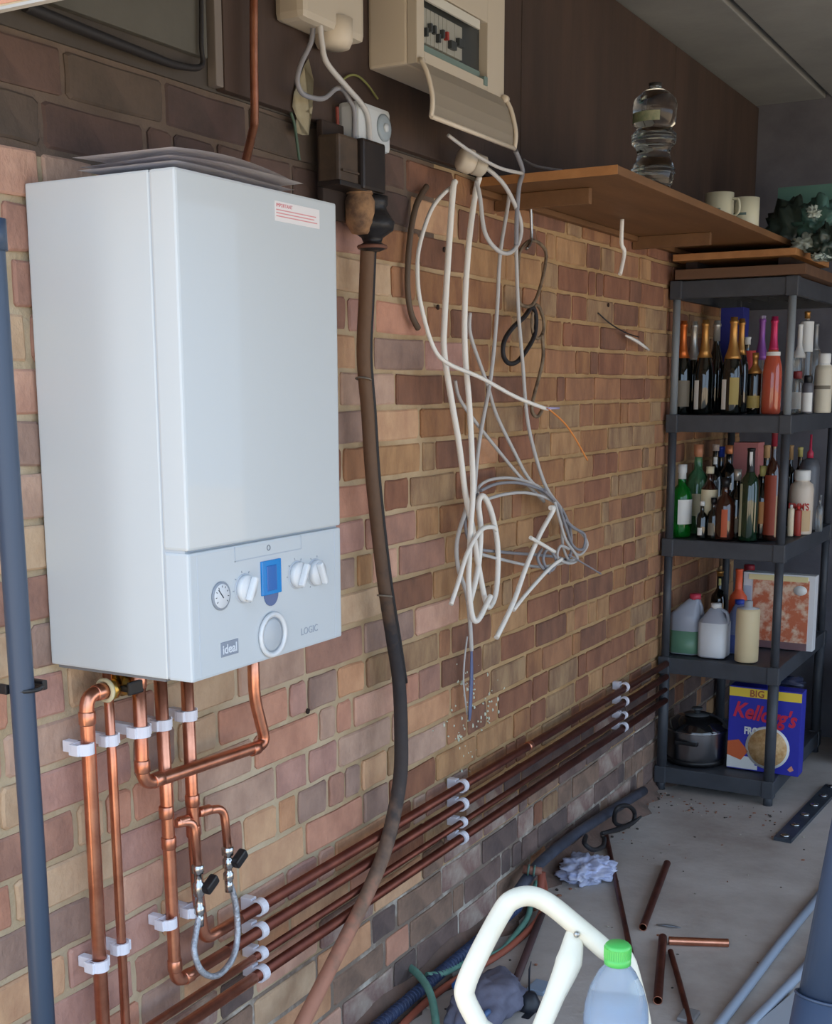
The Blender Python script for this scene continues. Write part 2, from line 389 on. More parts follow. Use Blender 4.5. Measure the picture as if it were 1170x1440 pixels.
# badge and lettering
b = bm_(); box(b, (D_-.001, .066, 1.057), (D_+.0012, .107, 1.079), .0008); bd = obj('badge', b, mat('badge_grey', (132, 142, 158), .5), cp)
text('ideal', .019, (D_+.0012, .0685, 1.0615), (0, 1, 0), (0, 0, 1), mat('badge_letter', (206, 214, 224), .5), bd, bold=.0004)
text('LOGIC', .0165, (D_+.0002, .272, 1.0545), (0, 1, 0), (0, 0, 1), mat('letter_grey', (150, 160, 174), .5), cp)
# red printed sticker
b = bm_(); box(b, (D_-.001, .226, 1.6875), (D_+.0008, .345, 1.716)); st = obj('sticker', b, mat('sticker_white', (226, 222, 222), .5), fd)
RED = mat('sticker_red', (205, 110, 116), .6)
text('IMPORTANT', .0075, (D_+.0009, .229, 1.7080), (0, 1, 0), (0, 0, 1), RED, st, ext=.0002)
b = bm_()
for i, (z, y1) in enumerate(((1.703, .335), (1.6985, .33), (1.694, .338))): box(b, (D_, .229, z), (D_+.0011, y1, z+.0016))
obj('printed_lines', b, mat('sticker_line', (214, 150, 152), .6), st)
# underside
b = bm_(); box(b, (.01, .01, Z0-.006), (.22, W_-.01, Z0)); obj('underside', b, mat('underside_grey', (120, 122, 126), .6), bo)

# papers lying on the boiler
PAP = mat('paper', (232, 228, 232), .8, bump=.1)
pp = thing('papers', 'white installation papers lying drooped on top of the boiler', 'papers', (.19, .14, 1.733))
for k, (tw, dx, dy, th, ar) in enumerate(((.03, 0, 0, .007, .001), (-.07, .0, .012, .007, .006), (.05, -.006, -.004, .006, .010))):
    b = bm_(); n = 12; g_ = {}
    for i in range(n+1):
        for j in range(5):
            u = i/n; v = j/4
            Y = -.145+.29*u; X = -.085+.17*v
            zz = 1.741+.0080*k+ar*math.sin(PI*u)*(.6+.4*v)+.0006*math.sin(6*u+k)
            c = math.cos(tw); s_ = math.sin(tw)
            g_[i, j] = b.verts.new((.185+dx+X*c-Y*s_, .15+dy+X*s_+Y*c, zz))
    for i in range(n):
        for j in range(4): b.faces.new((g_[i, j], g_[i+1, j], g_[i+1, j+1], g_[i, j+1]))
    bmesh.ops.solidify(b, geom=b.faces[:], thickness=-th)
    obj('sheet', b, PAP, pp)

# ================================================================== COPPER PIPES
COP = mat('copper', (226, 160, 132), .32, metal=1, rgb2=(196, 128, 102), scale=18)
COPD = mat('copper_dark_reflection', (128, 76, 62), .42, metal=.85, rgb2=(100, 56, 48), scale=10)  # copper with the dark floor's reflection put into its colour
BRS = mat('brass', (196, 160, 84), .3, metal=1)
CHR = mat('chrome', (190, 190, 190), .2, metal=1)
CLIP = mat('clip_white', (226, 226, 236), .45)
def pipe_run(name, label, pts, r, m=COP, rings=(), cat='pipe', bend=.03, dull=None):
    """straight legs with rounded elbows; rings = soldered collars at (point, direction)"""
    P = [Vector(p) for p in pts]; Q = [P[0]]
    for i in range(1, len(P)-1):
        a = (P[i-1]-P[i]); c = (P[i+1]-P[i]); d = min(bend, a.length*.45, c.length*.45); a.normalize(); c.normalize()
        s = P[i]+a*d; e = P[i]+c*d
        for t in (0, .2, .4, .6, .8, 1): Q.append((s*(1-t)+P[i]*t)*(1-t)+(P[i]*(1-t)+e*t)*t)
    Q.append(P[-1])
    base = min(P, key=lambda p: p.z)
    t = thing(name, label, cat, base)
    if dull:  # past this point the dark reflection is coloured in
        e = Q[-1].copy(); Q[-1] = Vector((e.x, dull, e.z)); b = bm_(); tube(b, [Q[-1], e], r, 14, 1); obj('dark_reflection_run', b, COPD, t)
    b = bm_(); tube(b, Q, r, 14, 1); obj('tube', b, m, t)
    for p, d in rings:
        d = Vector(d).normalized(); p = Vector(p)
        b = bm_(); tube(b, [p-d*.011, p-d*.009, p+d*.009, p+d*.011], [r+.0005, r+.0018, r+.0018, r+.0005], 14, 1); obj('collar', b, m, t)
    return t
X1 = .04; X3 = .062
def P_(px, py, x=X1): return at(px, py, 0, x)
R22, R15 = .011, .0078
# 1 gas pipe with brass cock
t1 = P_(118, 975); ya = t1.y
yv = P_(163, 972).y
p1 = pipe_run('copper_pipe', 'leftmost upright copper pipe, thick, topped by an elbow to the brass valve', [(X1, yv-.018, .979), (X1, ya+.004, .979), (X1, .034, .0)], R22+.0005, rings=[((X1, ya+.004, .944), (0, 0, 1)), ((X1, ya+.034, .979), (0, 1, 0))], bend=.022)
va = thing('gas_valve', 'brass gas valve beneath the boiler, left end', 'valve', (X1, yv, .955))
b = bm_(); lathe(b, [(.012, 0), (.019, .002), (.019, .012), (.014, .014), (.014, .03), (.018, .032), (.018, .042), (.012, .044)], AX((0, 1, 0), (X1, yv-.02, .979)), 8); obj('valve_body', b, BRS, va)
b = bm_(); lathe(b, [(.012, 0), (.012, .03), (.016, .031), (.016, .052)], AX((0, 0, 1), (X1, yv, .975)), 8); obj('stem', b, BRS, va)
b = bm_(); box(b, (X1+.014, yv-.005, .974), (X1+.03, yv+.007, .984), .002); box(b, (X1+.028, yv-.006, .969), (X1+.034, yv+.028, .991), .003); obj('valve_handle', b, mat('black_plastic', (30, 30, 33), .4), va)
b = bm_(); torus(b, .0165, .004, AX((0, 1, 0), (X1, yv-.024, .979)), 18, 6); obj('jointing_ring', b, mat('ptfe', (214, 206, 170), .6), va)
# 2 thin
p2 = P_(155, 1040); p2b = P_(172, 1332)
pipe_run('copper_pipe', 'thin upright copper pipe, second from the left below the boiler', [(X1, .082, 1.03), (X1, .084, .8), (X1, .087, .0)], R15)
# 3 with run across to the right
a3 = P_(195, 1028, X3); e3 = P_(204, 1103, X3); f3 = P_(374, 1046, X3); g3 = P_(356, 948, X3)
y3 = (a3.y+e3.y)/2; z3 = (e3.z+f3.z)/2
pipe_run('copper_pipe', 'copper pipe turning across the wall below the boiler and back up to it', [(X3, y3, 1.03), (X3, y3, e3.z), (X3, f3.y, f3.z), (X3, g3.y+.002, g3.z-.045), (X3, g3.y, 1.03)], R22, bend=.026,
         rings=[((X3, y3, e3.z+.032), (0, 0, 1)), ((X3, y3+.034, e3.z), (0, 1, 0)), ((X3, y3, .985), (0, 0, 1)), ((X3, f3.y-.036, f3.z), (0, 1, 0))])
# 4 and 5 with tees
a4 = P_(230, 1018); y4 = .211; ROW = [.473, .425, .378, .338]
tee4 = P_(243, 1160); tee5 = P_(275, 1145)
pipe_run('copper_pipe', 'fourth upright copper pipe, with a tee, bending into the second horizontal pipe', [(X1, y4-.006, 1.03), (X1, y4, .7), (X1, y4+.003, ROW[1]), (X1, 2.925, ROW[1])], R22, bend=.026,
         rings=[((X1, y4-.003, tee4.z+.028), (0, 0, 1)), ((X1, y4, tee4.z-.028), (0, 0, 1)), ((X1, y4+.003, ROW[1]+.034), (0, 0, 1)), ((X1, y4+.036, ROW[1]), (0, 1, 0)), ((X1, y4-.006, .985), (0, 0, 1))], dull=.36)
y5 = .277
pipe_run('copper_pipe', 'fifth upright copper pipe, with a tee, bending into the topmost horizontal pipe', [(X1, y5-.004, 1.03), (X1, y5, .7), (X1, y5+.006, .56), (X1, y5+.018, ROW[0]), (X1, 2.925, ROW[0])], R22, bend=.024,
         rings=[((X1, y5, tee5.z+.028), (0, 0, 1)), ((X1, y5, tee5.z-.028), (0, 0, 1)), ((X1, 1.72, ROW[0]), (0, 1, 0))], dull=.40)
pipe_run('copper_pipe', 'thin dark copper pipe, third of the four horizontal pipes', [(X1, WL+.1, ROW[2]), (X1, 2.925, ROW[2])], R15, dull=.44)
pipe_run('copper_pipe', 'lowest of the four dark horizontal copper pipes along the wall', [(X1, WL+.1, ROW[3]), (X1, 2.925, ROW[3])], R22, dull=.44)
# filling loop
def branch(name, label, tee, yv_, ztop, zv):
    t = pipe_run(name, label, [(X1, tee.y+.008, tee.z), (X1+.012, yv_, tee.z-.004), (X1+.018, yv_, zv)], R15, rings=[((X1+.003, tee.y+.024, tee.z), (.25, 1, 0))], cat='pipe', bend=.022)
    return t
v4 = P_(278, 1215, .058); v5 = P_(320, 1190, .058)
branch('branch_pipe', 'short copper branch from the fourth pipe down to the lower filling valve', tee4, v4.y, 0, v4.z)
branch('branch_pipe', 'short copper branch from the fifth pipe down to the upper filling valve', tee5, v5.y, 0, v5.z)
def fvalve(label, v, zb, side):
    x = X1+.018
    t = thing('filling_valve', label, 'valve', (x, v.y, zb))
    b = bm_(); H = v.z-zb
    lathe(b, [(.008, 0), (.0095, .002), (.0095, .014), (.007, .016), (.007, H*.35), (.010, H*.38), (.010, H*.62), (.007, H*.65), (.007, H-.018), (.011, H-.016), (.011, H-.002), (.008, H)], AX((0, 0, 1), (x, v.y, zb)), 8); obj('valve_body', b, CHR, t)
    b = bm_(); M = Matrix.Translation((x+.006, v.y+.004, zb+H*.5)) @ Matrix.Rotation(.5*side, 4, 'X')
    box(b, (0, -.004, -.009), (.016, .030, .009), .004, M); obj('lever', b, mat('black_plastic', (30, 30, 33), .4), t)
    return Vector((x, v.y, zb))
q4 = P_(281, 1285, .058); q5 = P_(324, 1236, .058)
e4 = fvalve('lower chrome filling valve with black lever, above the braided hose', v4, q4.z, 1)
e5 = fvalve('upper chrome filling valve with black lever, right of the lower one', v5, q5.z, 1)
h = [e4, P_(276, 1310, .06), P_(273, 1338, .07), P_(284, 1366, .08), P_(305, 1372, .085), P_(326, 1350, .08), P_(334, 1315, .07), P_(331, 1270, .062), e5]
hs = thing('braided_hose', 'silver braided flexible hose hanging in a U between the filling valves', 'hose', h[4])
b = bm_(); tube(b, h, .0058, 10, 8); obj('hose_tube', b, mat('braid', (196, 200, 208), .35, metal=.6, rgb2=(150, 156, 166), scale=90, bump=.6, bscale=260), hs)
for e in (e4, e5):
    b = bm_(); lathe(b, [(.0075, -.022), (.0075, 0)], AX((0, 0, 1), e), 10); obj('ferrule', b, CHR, hs)

# clips
def clip(label, loc, r, axis, group=None):
    """axis 'z' for an upright pipe, 'y' for a level one"""
    t = thing('pipe_clip', label, 'clip', loc, group)
    x, y, z = loc; R_ = r+.001; T = .0042; wd = .009
    b = bm_(); n = 14
    a0, a1 = (PI*.95, -PI*.62)
    pts = [(math.cos(a0+(a1-a0)*i/n), math.sin(a0+(a1-a0)*i/n)) for i in range(n+1)]
    sec = []
    for c, s in pts:
        q = []
        for rr, ww in ((R_, -wd), (R_, wd), (R_+T, wd), (R_+T, -wd)):
            q.append(b.verts.new((x+c*rr, y+ww, z+s*rr)) if axis == 'y' else b.verts.new((x+c*rr, y+s*rr, z+ww)))
        sec.append(q)
    for i in range(n):
        for j in range(4): b.faces.new((sec[i][j], sec[i][(j+1) % 4], sec[i+1][(j+1) % 4], sec[i+1][j])).smooth = False
    b.faces.new(sec[0]); b.faces.new(sec[-1])
    obj('ring', b, CLIP, t)
    b = bm_()
    if axis == 'y': box(b, (.002, y-wd, z-.010), (x-R_-.001, y+wd, z+R_+.004), .0015)
    else: box(b, (.002, y-R_*.6, z-wd), (x-R_+.001, y+R_*.6, z+wd), .0015); box(b, (x-R_-.002, y-R_-.007, z-wd), (x-R_+.003, y+R_+.007, z+wd), .001)
    obj('base', b, CLIP, t)
    if axis == 'z':
        for ya_, yb_ in ((y-R_-.008, y-R_-.001), (y+R_+.001, y+R_+.008)):
            b = bm_(); box(b, (x-R_+.003, ya_, z-wd), (x+.006, yb_, z+wd), .0015); obj('shoulder', b, CLIP, t)
rown = ['topmost', 'second', 'third', 'lowest']
for yc, wh in ((.463, 'nearest the boiler'), (1.313, 'in the middle of the wall'), (2.485, 'nearest the black shelving')):
    for i, z in enumerate(ROW):
        clip('white clip on the %s horizontal copper pipe, %s' % (rown[i], wh), (X1, yc, z+(.006 if yc > 2 else 0)), R15 if i == 2 else R22, 'y', 'clips on the horizontal pipes')
for (px, py), r, lb in (((118, 1052), R22, 'upper white clip on the leftmost upright copper pipe'), ((139, 1356), R22, 'lower white clip on the leftmost upright copper pipe'),
                        ((155, 1040), R15, 'upper white clip on the thin upright copper pipe'), ((171, 1332), R15, 'lower white clip on the thin upright copper pipe'),
                        ((228, 1018), R22, 'upper white clip on the fourth upright copper pipe'), ((236, 1297), R22, 'lower white clip on the fourth upright copper pipe'),
                        ((264, 1005), R22, 'white clip on the fifth upright copper pipe, close under the boiler'), ((271, 1280), R22, 'white clip on the fifth copper pipe, behind the lower filling valve')):
    p = P_(px, py); clip(lb, (X1, p.y, p.z), r, 'z', 'clips on the upright pipes')
p = P_(194, 1029, X3); clip('white clip on the third upright copper pipe', (X3, y3, p.z), R22, 'z', 'clips on the upright pipes')
# copper pipe above the boiler
b = bm_(); tube(b, [at(357, -15, 0, .05), at(357, 80, 0, .05), at(358, 165, 0, .05), at(354, 190, 0, .055), at(342, 243, 0, .09), at(339, 262, 0, .1)], .0075, 10)
obj('copper_pipe', b, COP, label='thin copper pipe rising from the top of the boiler', cat='pipe')

# drainpipe
dp = thing('drainpipe', 'slate grey plastic waste pipe running upright at the left edge', 'pipe', (.1, -.137, 0))
PVC = mat('slate_pvc', (58, 72, 92), .4)
b = bm_(); tube(b, [(.1, -.150, 0), (.1, -.148, .8), (.1, -.156, 1.63), (.1, -.156, 1.66)], .0168, 16, 1); obj('tube', b, PVC, dp)
b = bm_(); tube(b, [(.1, -.156, 1.62), (.1, -.156, 1.66)], .020, 16, 1); obj('socket', b, PVC, dp)
b = bm_(); torus(b, .021, .003, Matrix.Translation((.1, -.142, 1.035)), 20, 6); box(b, (0, -.165, 1.028), (.085, -.158, 1.042), .002); box(b, (.07, -.122, 1.028), (.11, -.112, 1.042), .002); obj('bracket', b, mat('black_plastic', (30, 30, 33), .4), dp)

# ================================================================== ELECTRICS
CRM = mat('cream_plastic', (206, 194, 176), .45); CRM2 = mat('cream_shade', (188, 178, 162), .5)
GLZ = mat('grey_plastic', (120, 128, 126), .4); DGR = mat('dark_grey_plastic', (58, 62, 64), .4)
cu_ = thing('fuse_box', 'cream fuse box with its cover hanging open, top centre', 'fuse box', (.02, 1.12, 2.07))
fy0, fy1, fz0, fz1, fx = .925, 1.325, 2.07, 2.36, .132
b = bm_(); box(b, (.021, fy0, fz0), (fx-.022, fy1, fz1), .006); obj('housing', b, CRM, cu_)
b = bm_()   # front frame with opening
oy0, oy1, oz0, oz1 = fy0+.03, fy1-.085, 2.098, 2.215
for a_, b_ in (((fx-.022, fy0, fz0), (fx, oy0, fz1)), ((fx-.022, oy1, fz0), (fx, fy1, fz1)), ((fx-.022, oy0, fz0), (fx, oy1, oz0)), ((fx-.022, oy0, oz1), (fx, oy1, fz1))): box(b, a_, b_, .002)
fr = obj('front_frame', b, CRM2, cu_)
b = bm_(); box(b, (fx-.03, oy0, oz0), (fx-.021, oy1, oz1)); obj('recess', b, DGR, cu_)
b = bm_(); box(b, (fx-.022, oy0, oz0+.002), (fx-.012, oy1-.012, oz0+.018), .001); box(b, (fx-.02, oy1-.02, oz0-.012), (fx+.003, oy1-.004, oz0+.006), .001); obj('rail', b, mat('rail_teal', (112, 132, 128), .4), cu_)
yy = oy0+.006
for k in range(8):
    w_ = .0175 if k < 6 else .035
    if yy+w_ > oy1-.004: break
    b = bm_(); box(b, (fx-.022, yy, oz0+.02), (fx-.008, yy+w_-.0015, oz0+.085), .001); br = obj('breaker', b, mat('breaker_grey', (150, 150, 142), .5), cu_)
    b = bm_(); box(b, (fx-.008, yy+.004, oz0+.030+(.012 if k % 3 else 0)), (fx+.001, yy+w_-.006, oz0+.046+(.012 if k % 3 else 0)), .001); obj('toggle', b, DGR if k != 5 else mat('red_toggle', (150, 60, 54), .4), br)
    yy += w_
b = bm_(); box(b, (fx-.004, oy0+.01, oz1-.022), (fx+.001, oy1-.04, oz1-.004)); obj('label_strip', b, mat('label_pale', (198, 196, 186), .5), cu_)
# hanging cover: shallow tray
lt = at(603, 172, 1, .925)
lx = min(max(lt.x, .15), .22); lz = at(603, 172, 0, lx).z; lz = 1.968
b = bm_()
A = Vector((fx+.002, 0, fz0+.006)); B = Vector((lx, 0, lz)); mid = (A+B)/2+Vector((.012, 0, -.004))
prof = [A, A*.6+mid*.4+Vector((.004, 0, 0)), mid, mid*.5+B*.5+Vector((.003, 0, 0)), B]
ra = [b.verts.new((p.x, fy0+.004, p.z)) for p in prof]; rb_ = [b.verts.new((p.x, fy1-.006, p.z)) for p in prof]
for i in range(4): b.faces.new((ra[i], ra[i+1], rb_[i+1], rb_[i]))
bmesh.ops.solidify(b, geom=b.faces[:], thickness=.003)
cv = obj('cover', b, CRM2, cu_)
b = bm_()
for yq in (fy0+.003, fy1-.007): tube(b, [Vector((p.x+.004, yq, p.z)) for p in prof], .005, 6, 3)
tube(b, [Vector((B.x+.004, fy0+.003, B.z)), Vector((B.x+.004, fy1-.007, B.z))], .005, 6, 1)
obj('cover_rim', b, CRM, cv)
b = bm_(); lathe(b, [(.0001, 0), (.009, 0), (.009, .014), (.0001, .014)], AX((0, 1, 0), (fx+.006, fy1-.016, fz0+.004)), 12); lathe(b, [(.0001, 0), (.007, 0), (.007, .012), (.0001, .012)], AX((0, 1, 0), (fx+.005, fy0+.002, fz0+.004)), 12); obj('hinge', b, CRM, cu_)

# junction box upper left of the fuse box
pj0 = at(415, 30, 0, .03); pj1 = at(510, 30, 0, .09)
jb = thing('junction_box', 'cream junction box at the top edge, left of the fuse box', 'junction box', (.05, (pj0.y+pj1.y)/2, 2.09))
jy0, jy1, jz = at(417, 20, 0, .07).y, at(512, 20, 0, .07).y-.0, at(440, 38, 0, .06).z
b = bm_(); box(b, (.021, jy0, jz-.002), (.085, jy1-.02, jz+.2), .014); obj('housing', b, CRM2, jb)
b = bm_(); lathe(b, [(.0001, 0), (.03, 0), (.036, .012), (.036, .05), (.0001, .05)], Matrix.Translation((.062, (jy0+jy1)/2+.018, jz-.022)), 16); obj('cover', b, CRM, jb)
# torn cream plate on the board
b = bm_(); pts = [(434, 82), (441, 112), (440, 150), (434, 190), (425, 190), (415, 186), (417, 165), (411, 150), (413, 132), (419, 108), (428, 92)]
P3 = [at(x, y, 0, .024) for x, y in pts]; va_ = [b.verts.new(p) for p in P3]; b.faces.new(va_); bmesh.ops.solidify(b, geom=b.faces[:], thickness=.004)
obj('broken_plate', b, mat('old_cream', (176, 166, 138), .7, rgb2=(150, 138, 112), scale=20), label='torn cream backing plate behind the grey cables, left of the timer', cat='plate')
# timer
ty0 = at(505, 180, 0, .07).y; ty1 = at(550, 180, 0, .07).y; tz1 = at(520, 145, 0, .07).z; tz0 = at(540, 214, 0, .07).z
tm = thing('timer_box', 'small white box with a round dial under the fuse box', 'timer', (.04, (ty0+ty1)/2, tz0))
b = bm_(); box(b, (.021, ty0, tz0), (.07, ty1, tz1), .010); obj('housing', b, mat('white_box', (196, 202, 206), .45), tm)
b = bm_(); lathe(b, [(.0001, 0), (.026, 0), (.026, .004), (.02, .006), (.0001, .006)], AX((1, 0, 0), (.069, ty1-.03, (tz0+tz1)/2+.004)), 24); d_ = obj('dial', b, mat('dial_grey', (150, 162, 170), .4), tm)
b = bm_(); lathe(b, [(.0001, 0), (.009, 0), (.008, .005), (.0001, .006)], AX((1, 0, 0), (.074, ty1-.03, (tz0+tz1)/2+.004)), 16); obj('hub', b, mat('white_box', (196, 202, 206), .45), d_)
# service cut-out
BKL = mat('bakelite', (44, 36, 32), .4, rgb2=(34, 28, 26), scale=20); BRN = mat('brown_ceramic', (86, 70, 56), .5, rgb2=(64, 52, 42), scale=20)
cy0 = at(478, 230, 0, .08).y; cym = at(506, 230, 0, .08).y; cy1 = at(538, 230, 0, .08).y; cz1 = at(510, 196, 0, .08).z; cz0 = at(505, 262, 0, .08).z
co = thing('service_cutout', 'old black and brown electricity cut-out below the white timer', 'cut-out', (.05, cym, cz0))
b = bm_(); box(b, (.021, cy0+.01, cz0-.06), (.035, cy1+.035, cz1+.03), .004); obj('back_plate', b, mat('dark_wood', (50, 38, 32), .8), co)
b = bm_(); box(b, (.03, cy0, cz0), (.078, cym, cz1), .006); box(b, (.074, cy0+.006, cz0+.02), (.083, cym-.006, cz0+.024), .001); obj('fuse_holder', b, BRN, co)
b = bm_(); box(b, (.03, cym, cz0-.004), (.088, cy1, cz1+.002), .006); obj('fuse_cover', b, BKL, co)
b = bm_(); box(b, (.03, cy0-.002, cz0-.006), (.082, cy1+.002, cz0+.004), .002); obj('lower_flange', b, BKL, co)
# cable sealing head
hz1 = cz0-.008; hc = at(516, 300, 0, .055); hz0 = at(510, 352, 0, .055).z
sh = thing('sealing_head', 'bulbous black cable sealing head under the cut-out', 'cable head', (.055, hc.y, hz0))
b = bm_(); H = hz1-hz0
lathe(b, [(.016, 0), (.026, .004), (.026, .012), (.018, .016), (.022, H*.25), (.042, H*.38), (.046, H*.52), (.034, H*.68), (.028, H*.8), (.032, H*.86), (.032, H)], Matrix.Translation((.062, hc.y+.008, hz0)), 18); obj('pitch_body', b, mat('black_pitch', (28, 26, 28), .45, bump=.8, bscale=40), sh)
b = bm_(); lathe(b, [(.016, 0), (.028, .02), (.030, .06), (.02, .08), (.026, .09), (.026, H*.7)], Matrix.Translation((.058, hc.y-.032, hz0+.03)), 14); obj('clay_seal', b, mat('clay_seal', (172, 132, 94), .8, rgb2=(96, 72, 56), scale=22, bump=.8, bscale=40), sh)
b = bm_(); torus(b, .027, .004, Matrix.Translation((.062, hc.y+.008, hz0+.008)), 20, 6); obj('rusty_band', b, mat('rust', (112, 74, 60), .7), sh)
# thick service cable
path = [(517, 345), (514, 420), (511, 500), (517, 580), (522, 660), (530, 740), (541, 830), (552, 900), (561, 960), (564, 1030), (563, 1090), (553, 1150), (538, 1205), (515, 1260), (488, 1315), (455, 1380), (425, 1440), (395, 1500), (345, 1600)]
pts3 = [P_(x, y, .07 if y > 1000 else .048) for x, y in path]
mc = bpy.data.materials.new('tarred_cable'); mc.use_nodes = True; nt = mc.node_tree; N = nt.nodes; L = nt.links; bs = N['Principled BSDF']; bs.inputs['Roughness'].default_value = .75
geo = N.new('ShaderNodeTexCoord'); sp = N.new('ShaderNodeSeparateXYZ'); L.new(geo.outputs['Object'], sp.inputs[0])
rp = N.new('ShaderNodeValToRGB'); nz = N.new('ShaderNodeTexNoise'); nz.inputs['Scale'].default_value = 40; L.new(geo.outputs['Object'], nz.inputs['Vector'])
mr = N.new('ShaderNodeMapRange'); mr.inputs[1].default_value = 0; mr.inputs[2].default_value = 1.75; L.new(sp.outputs[2], mr.inputs[0])
ad = N.new('ShaderNodeMath'); ad.operation = 'MULTIPLY_ADD'; ad.inputs[1].default_value = .16; L.new(nz.outputs['Fac'], ad.inputs[0]); L.new(mr.outputs[0], ad.inputs[2]); L.new(ad.outputs[0], rp.inputs[0])
e = rp.color_ramp.elements; e[0].position = 0; e[0].color = lin((184, 128, 104))+(1,); e[1].position = 1; e[1].color = lin((112, 84, 62))+(1,)
for ps, c in ((.25, (176, 122, 100)), (.31, (130, 104, 86)), (.40, (66, 58, 56)), (.60, (42, 40, 44)), (.66, (88, 68, 54)), (.84, (108, 82, 62))):
    q = e.new(ps); q.color = lin(c)+(1,)
L.new(rp.outputs[0], bs.inputs['Base Color'])
bp = N.new('ShaderNodeBump'); bp.inputs['Distance'].default_value = .003; bp.inputs['Strength'].default_value = .8; L.new(nz.outputs['Fac'], bp.inputs['Height']); L.new(bp.outputs[0], bs.inputs['Normal'])
sc_ = thing('service_cable', 'thick tarred supply cable running down the wall, rusty brown at its lower end', 'cable', (0, 0, 0))
b = bm_(); tube(b, pts3, [.0145, .014, .0135, .0135, .014, .015, .0158, .0162, .0155, .0155, .016, .0175], 12, 6); obj('sheath', b, mc, sc_)
b = bm_(); tube(b, [P_(x+9, y, .02) for x, y in path[:9]], .006, 8, 4); obj('earth_wire', b, mat('black_cable', (34, 32, 34), .6), sc_)
for y in (533, 838, 1090):
    x = {533: 511, 838: 541, 1090: 563}[y]; p = P_(x, y, .05); b = bm_(); torus(b, .0155, .002, AX((0, .2, 1), p), 14, 5); obj('tape_band', b, mat('tape', (120, 112, 100), .6), sc_)

# cables
CW = mat('cable_white', (234, 230, 222), .5); CG = mat('cable_grey', (190, 188, 186), .5); CD = mat('cable_darkgrey', (142, 142, 148), .5); CBL = mat('cable_blue', (98, 108, 142), .5)
def cable(label, pts, r, m, x=.05, name='cable', x2=None, group='loose cables hanging from the shelf', ends=None):
    n = len(pts); P = []
    for i, p in enumerate(pts):
        xx = x if x2 is None else x+(x2-x)*i/(n-1)
        if len(p) == 3: xx = p[2]
        P.append(at(p[0], p[1], 0, xx))
    b = bm_(); tube(b, P, r*1.12, 8, 6)
    if ends:
        t = thing(name, label, 'cable', min(P, key=lambda q: q.z), group); obj('sheath', b, m, t); return t, P
    o = obj(name, b, m, label=label, cat='cable', group=group)
    return o
cable('thick white cable, leftmost of the long upright ones, ending in an oval loop', [(640, 255), (637, 269), (631, 351), (625, 452), (625, 499), (636, 569), (646, 628), (655, 698), (664, 740), (673, 797), (682, 842), (689, 853), (698, 829), (700, 772), (692, 724), (680, 698), (673, 708), (676, 746), (672, 800), (660, 850)], .0065, CW, .07)
cable('thick white cable, second of the long upright ones, turning up at its low end', [(674, 250), (669, 269), (660, 336), (654, 423), (654, 496), (660, 569), (664, 644), (665, 692), (662, 740), (660, 784), (659, 820), (664, 866), (672, 872), (684, 850), (690, 838)], .0062, CW, .09)
cable('grey cable hanging in one loop directly under the round switch', [(672, 232, .1), (685, 237, .11), (711, 263, .13), (731, 307, .14), (731, 336, .14), (718, 355, .14), (700, 352, .14), (682, 327, .13), (675, 278, .12), (670, 255, .11)], .0045, CG)
cable('thin grey cable slanting down behind the white ones', [(716, 272), (714, 290), (703, 360), (699, 438), (691, 525), (678, 597), (672, 637), (668, 690), (672, 720)], .0045, CG, .05)
cable('grey cable straight down from the loop into the coiled bundle', [(726, 345), (726, 357), (729, 438), (735, 511), (741, 585), (752, 637), (768, 685), (788, 714)], .0045, CG, .06)
cable('thin grey cable, middle one of three slanting right into the bundle', [(661, 440), (662, 473), (685, 540), (698, 583), (724, 637), (743, 672), (770, 700)], .0042, CG, .045)
cable('thin grey cable, lowest one of three slanting right into the bundle', [(640, 535), (646, 560), (666, 590), (701, 634), (730, 669), (765, 705)], .004, CG, .04)
t, P = cable('white cable sweeping left then right, its bared end in the air', [(638, 262), (624, 272), (606, 296), (590, 345), (587, 385), (592, 429), (609, 487), (630, 511), (676, 531), (723, 557), (763, 573), (774, 575)], .0042, CW, .05, x2=.16, ends=1)
b = bm_(); tube(b, [at(770, 574, 0, .16), at(786, 574, 0, .165)], .003, 6, 1); obj('bare_core', b, mat('core_violet', (168, 160, 196), .5), t)
b = bm_(); tube(b, [at(770, 574, 0, .16), at(792, 593, 0, .165), at(808, 615, 0, .17), at(826, 647, 0, .175)], .0022, 6); obj('orange_core', b, mat('core_orange', (226, 142, 72), .5), t)
# coil
co2 = thing('coiled_cables', 'bundle of coiled grey cables tied in a figure on the wall', 'cable coil', at(780, 800, 0, .05))
coil = [[(672, 700), (674, 684), (692, 674), (724, 673), (759, 685), (784, 708), (797, 733), (800, 759), (806, 775), (816, 780), (826, 766), (818, 750), (802, 738), (788, 720)],
        [(676, 690), (700, 680), (735, 680), (770, 694), (790, 716), (802, 745), (803, 775), (798, 786), (780, 783), (752, 780), (702, 776), (668, 770), (655, 745), (658, 715), (672, 695)],
        [(685, 702), (710, 695), (740, 693), (770, 701), (788, 716), (790, 745), (792, 770), (800, 788), (808, 786), (790, 792), (756, 797), (702, 786), (672, 778)],
        [(766, 690), (785, 712), (796, 742), (806, 768), (820, 772), (822, 752), (806, 742), (794, 730)],
        [(780, 705), (788, 735), (796, 760), (812, 785), (800, 792), (784, 784), (788, 768), (800, 772)],
        [(762, 772), (756, 785), (764, 800), (776, 802), (782, 790), (776, 776), (768, 774), (764, 788), (772, 806)]]
for i, c in enumerate(coil):
    b = bm_(); tube(b, [at(x, y, 0, .045+.011*i) for x, y in c], .0042, 8, 5); obj('strand', b, CG if i % 2 == 0 else CD, co2)
cable('short thick white cable end leaning out of the coiled bundle, low right', [(774, 714), (778, 717), (759, 752), (740, 797), (724, 842), (710, 873), (698, 897)], .0058, CW, .12)
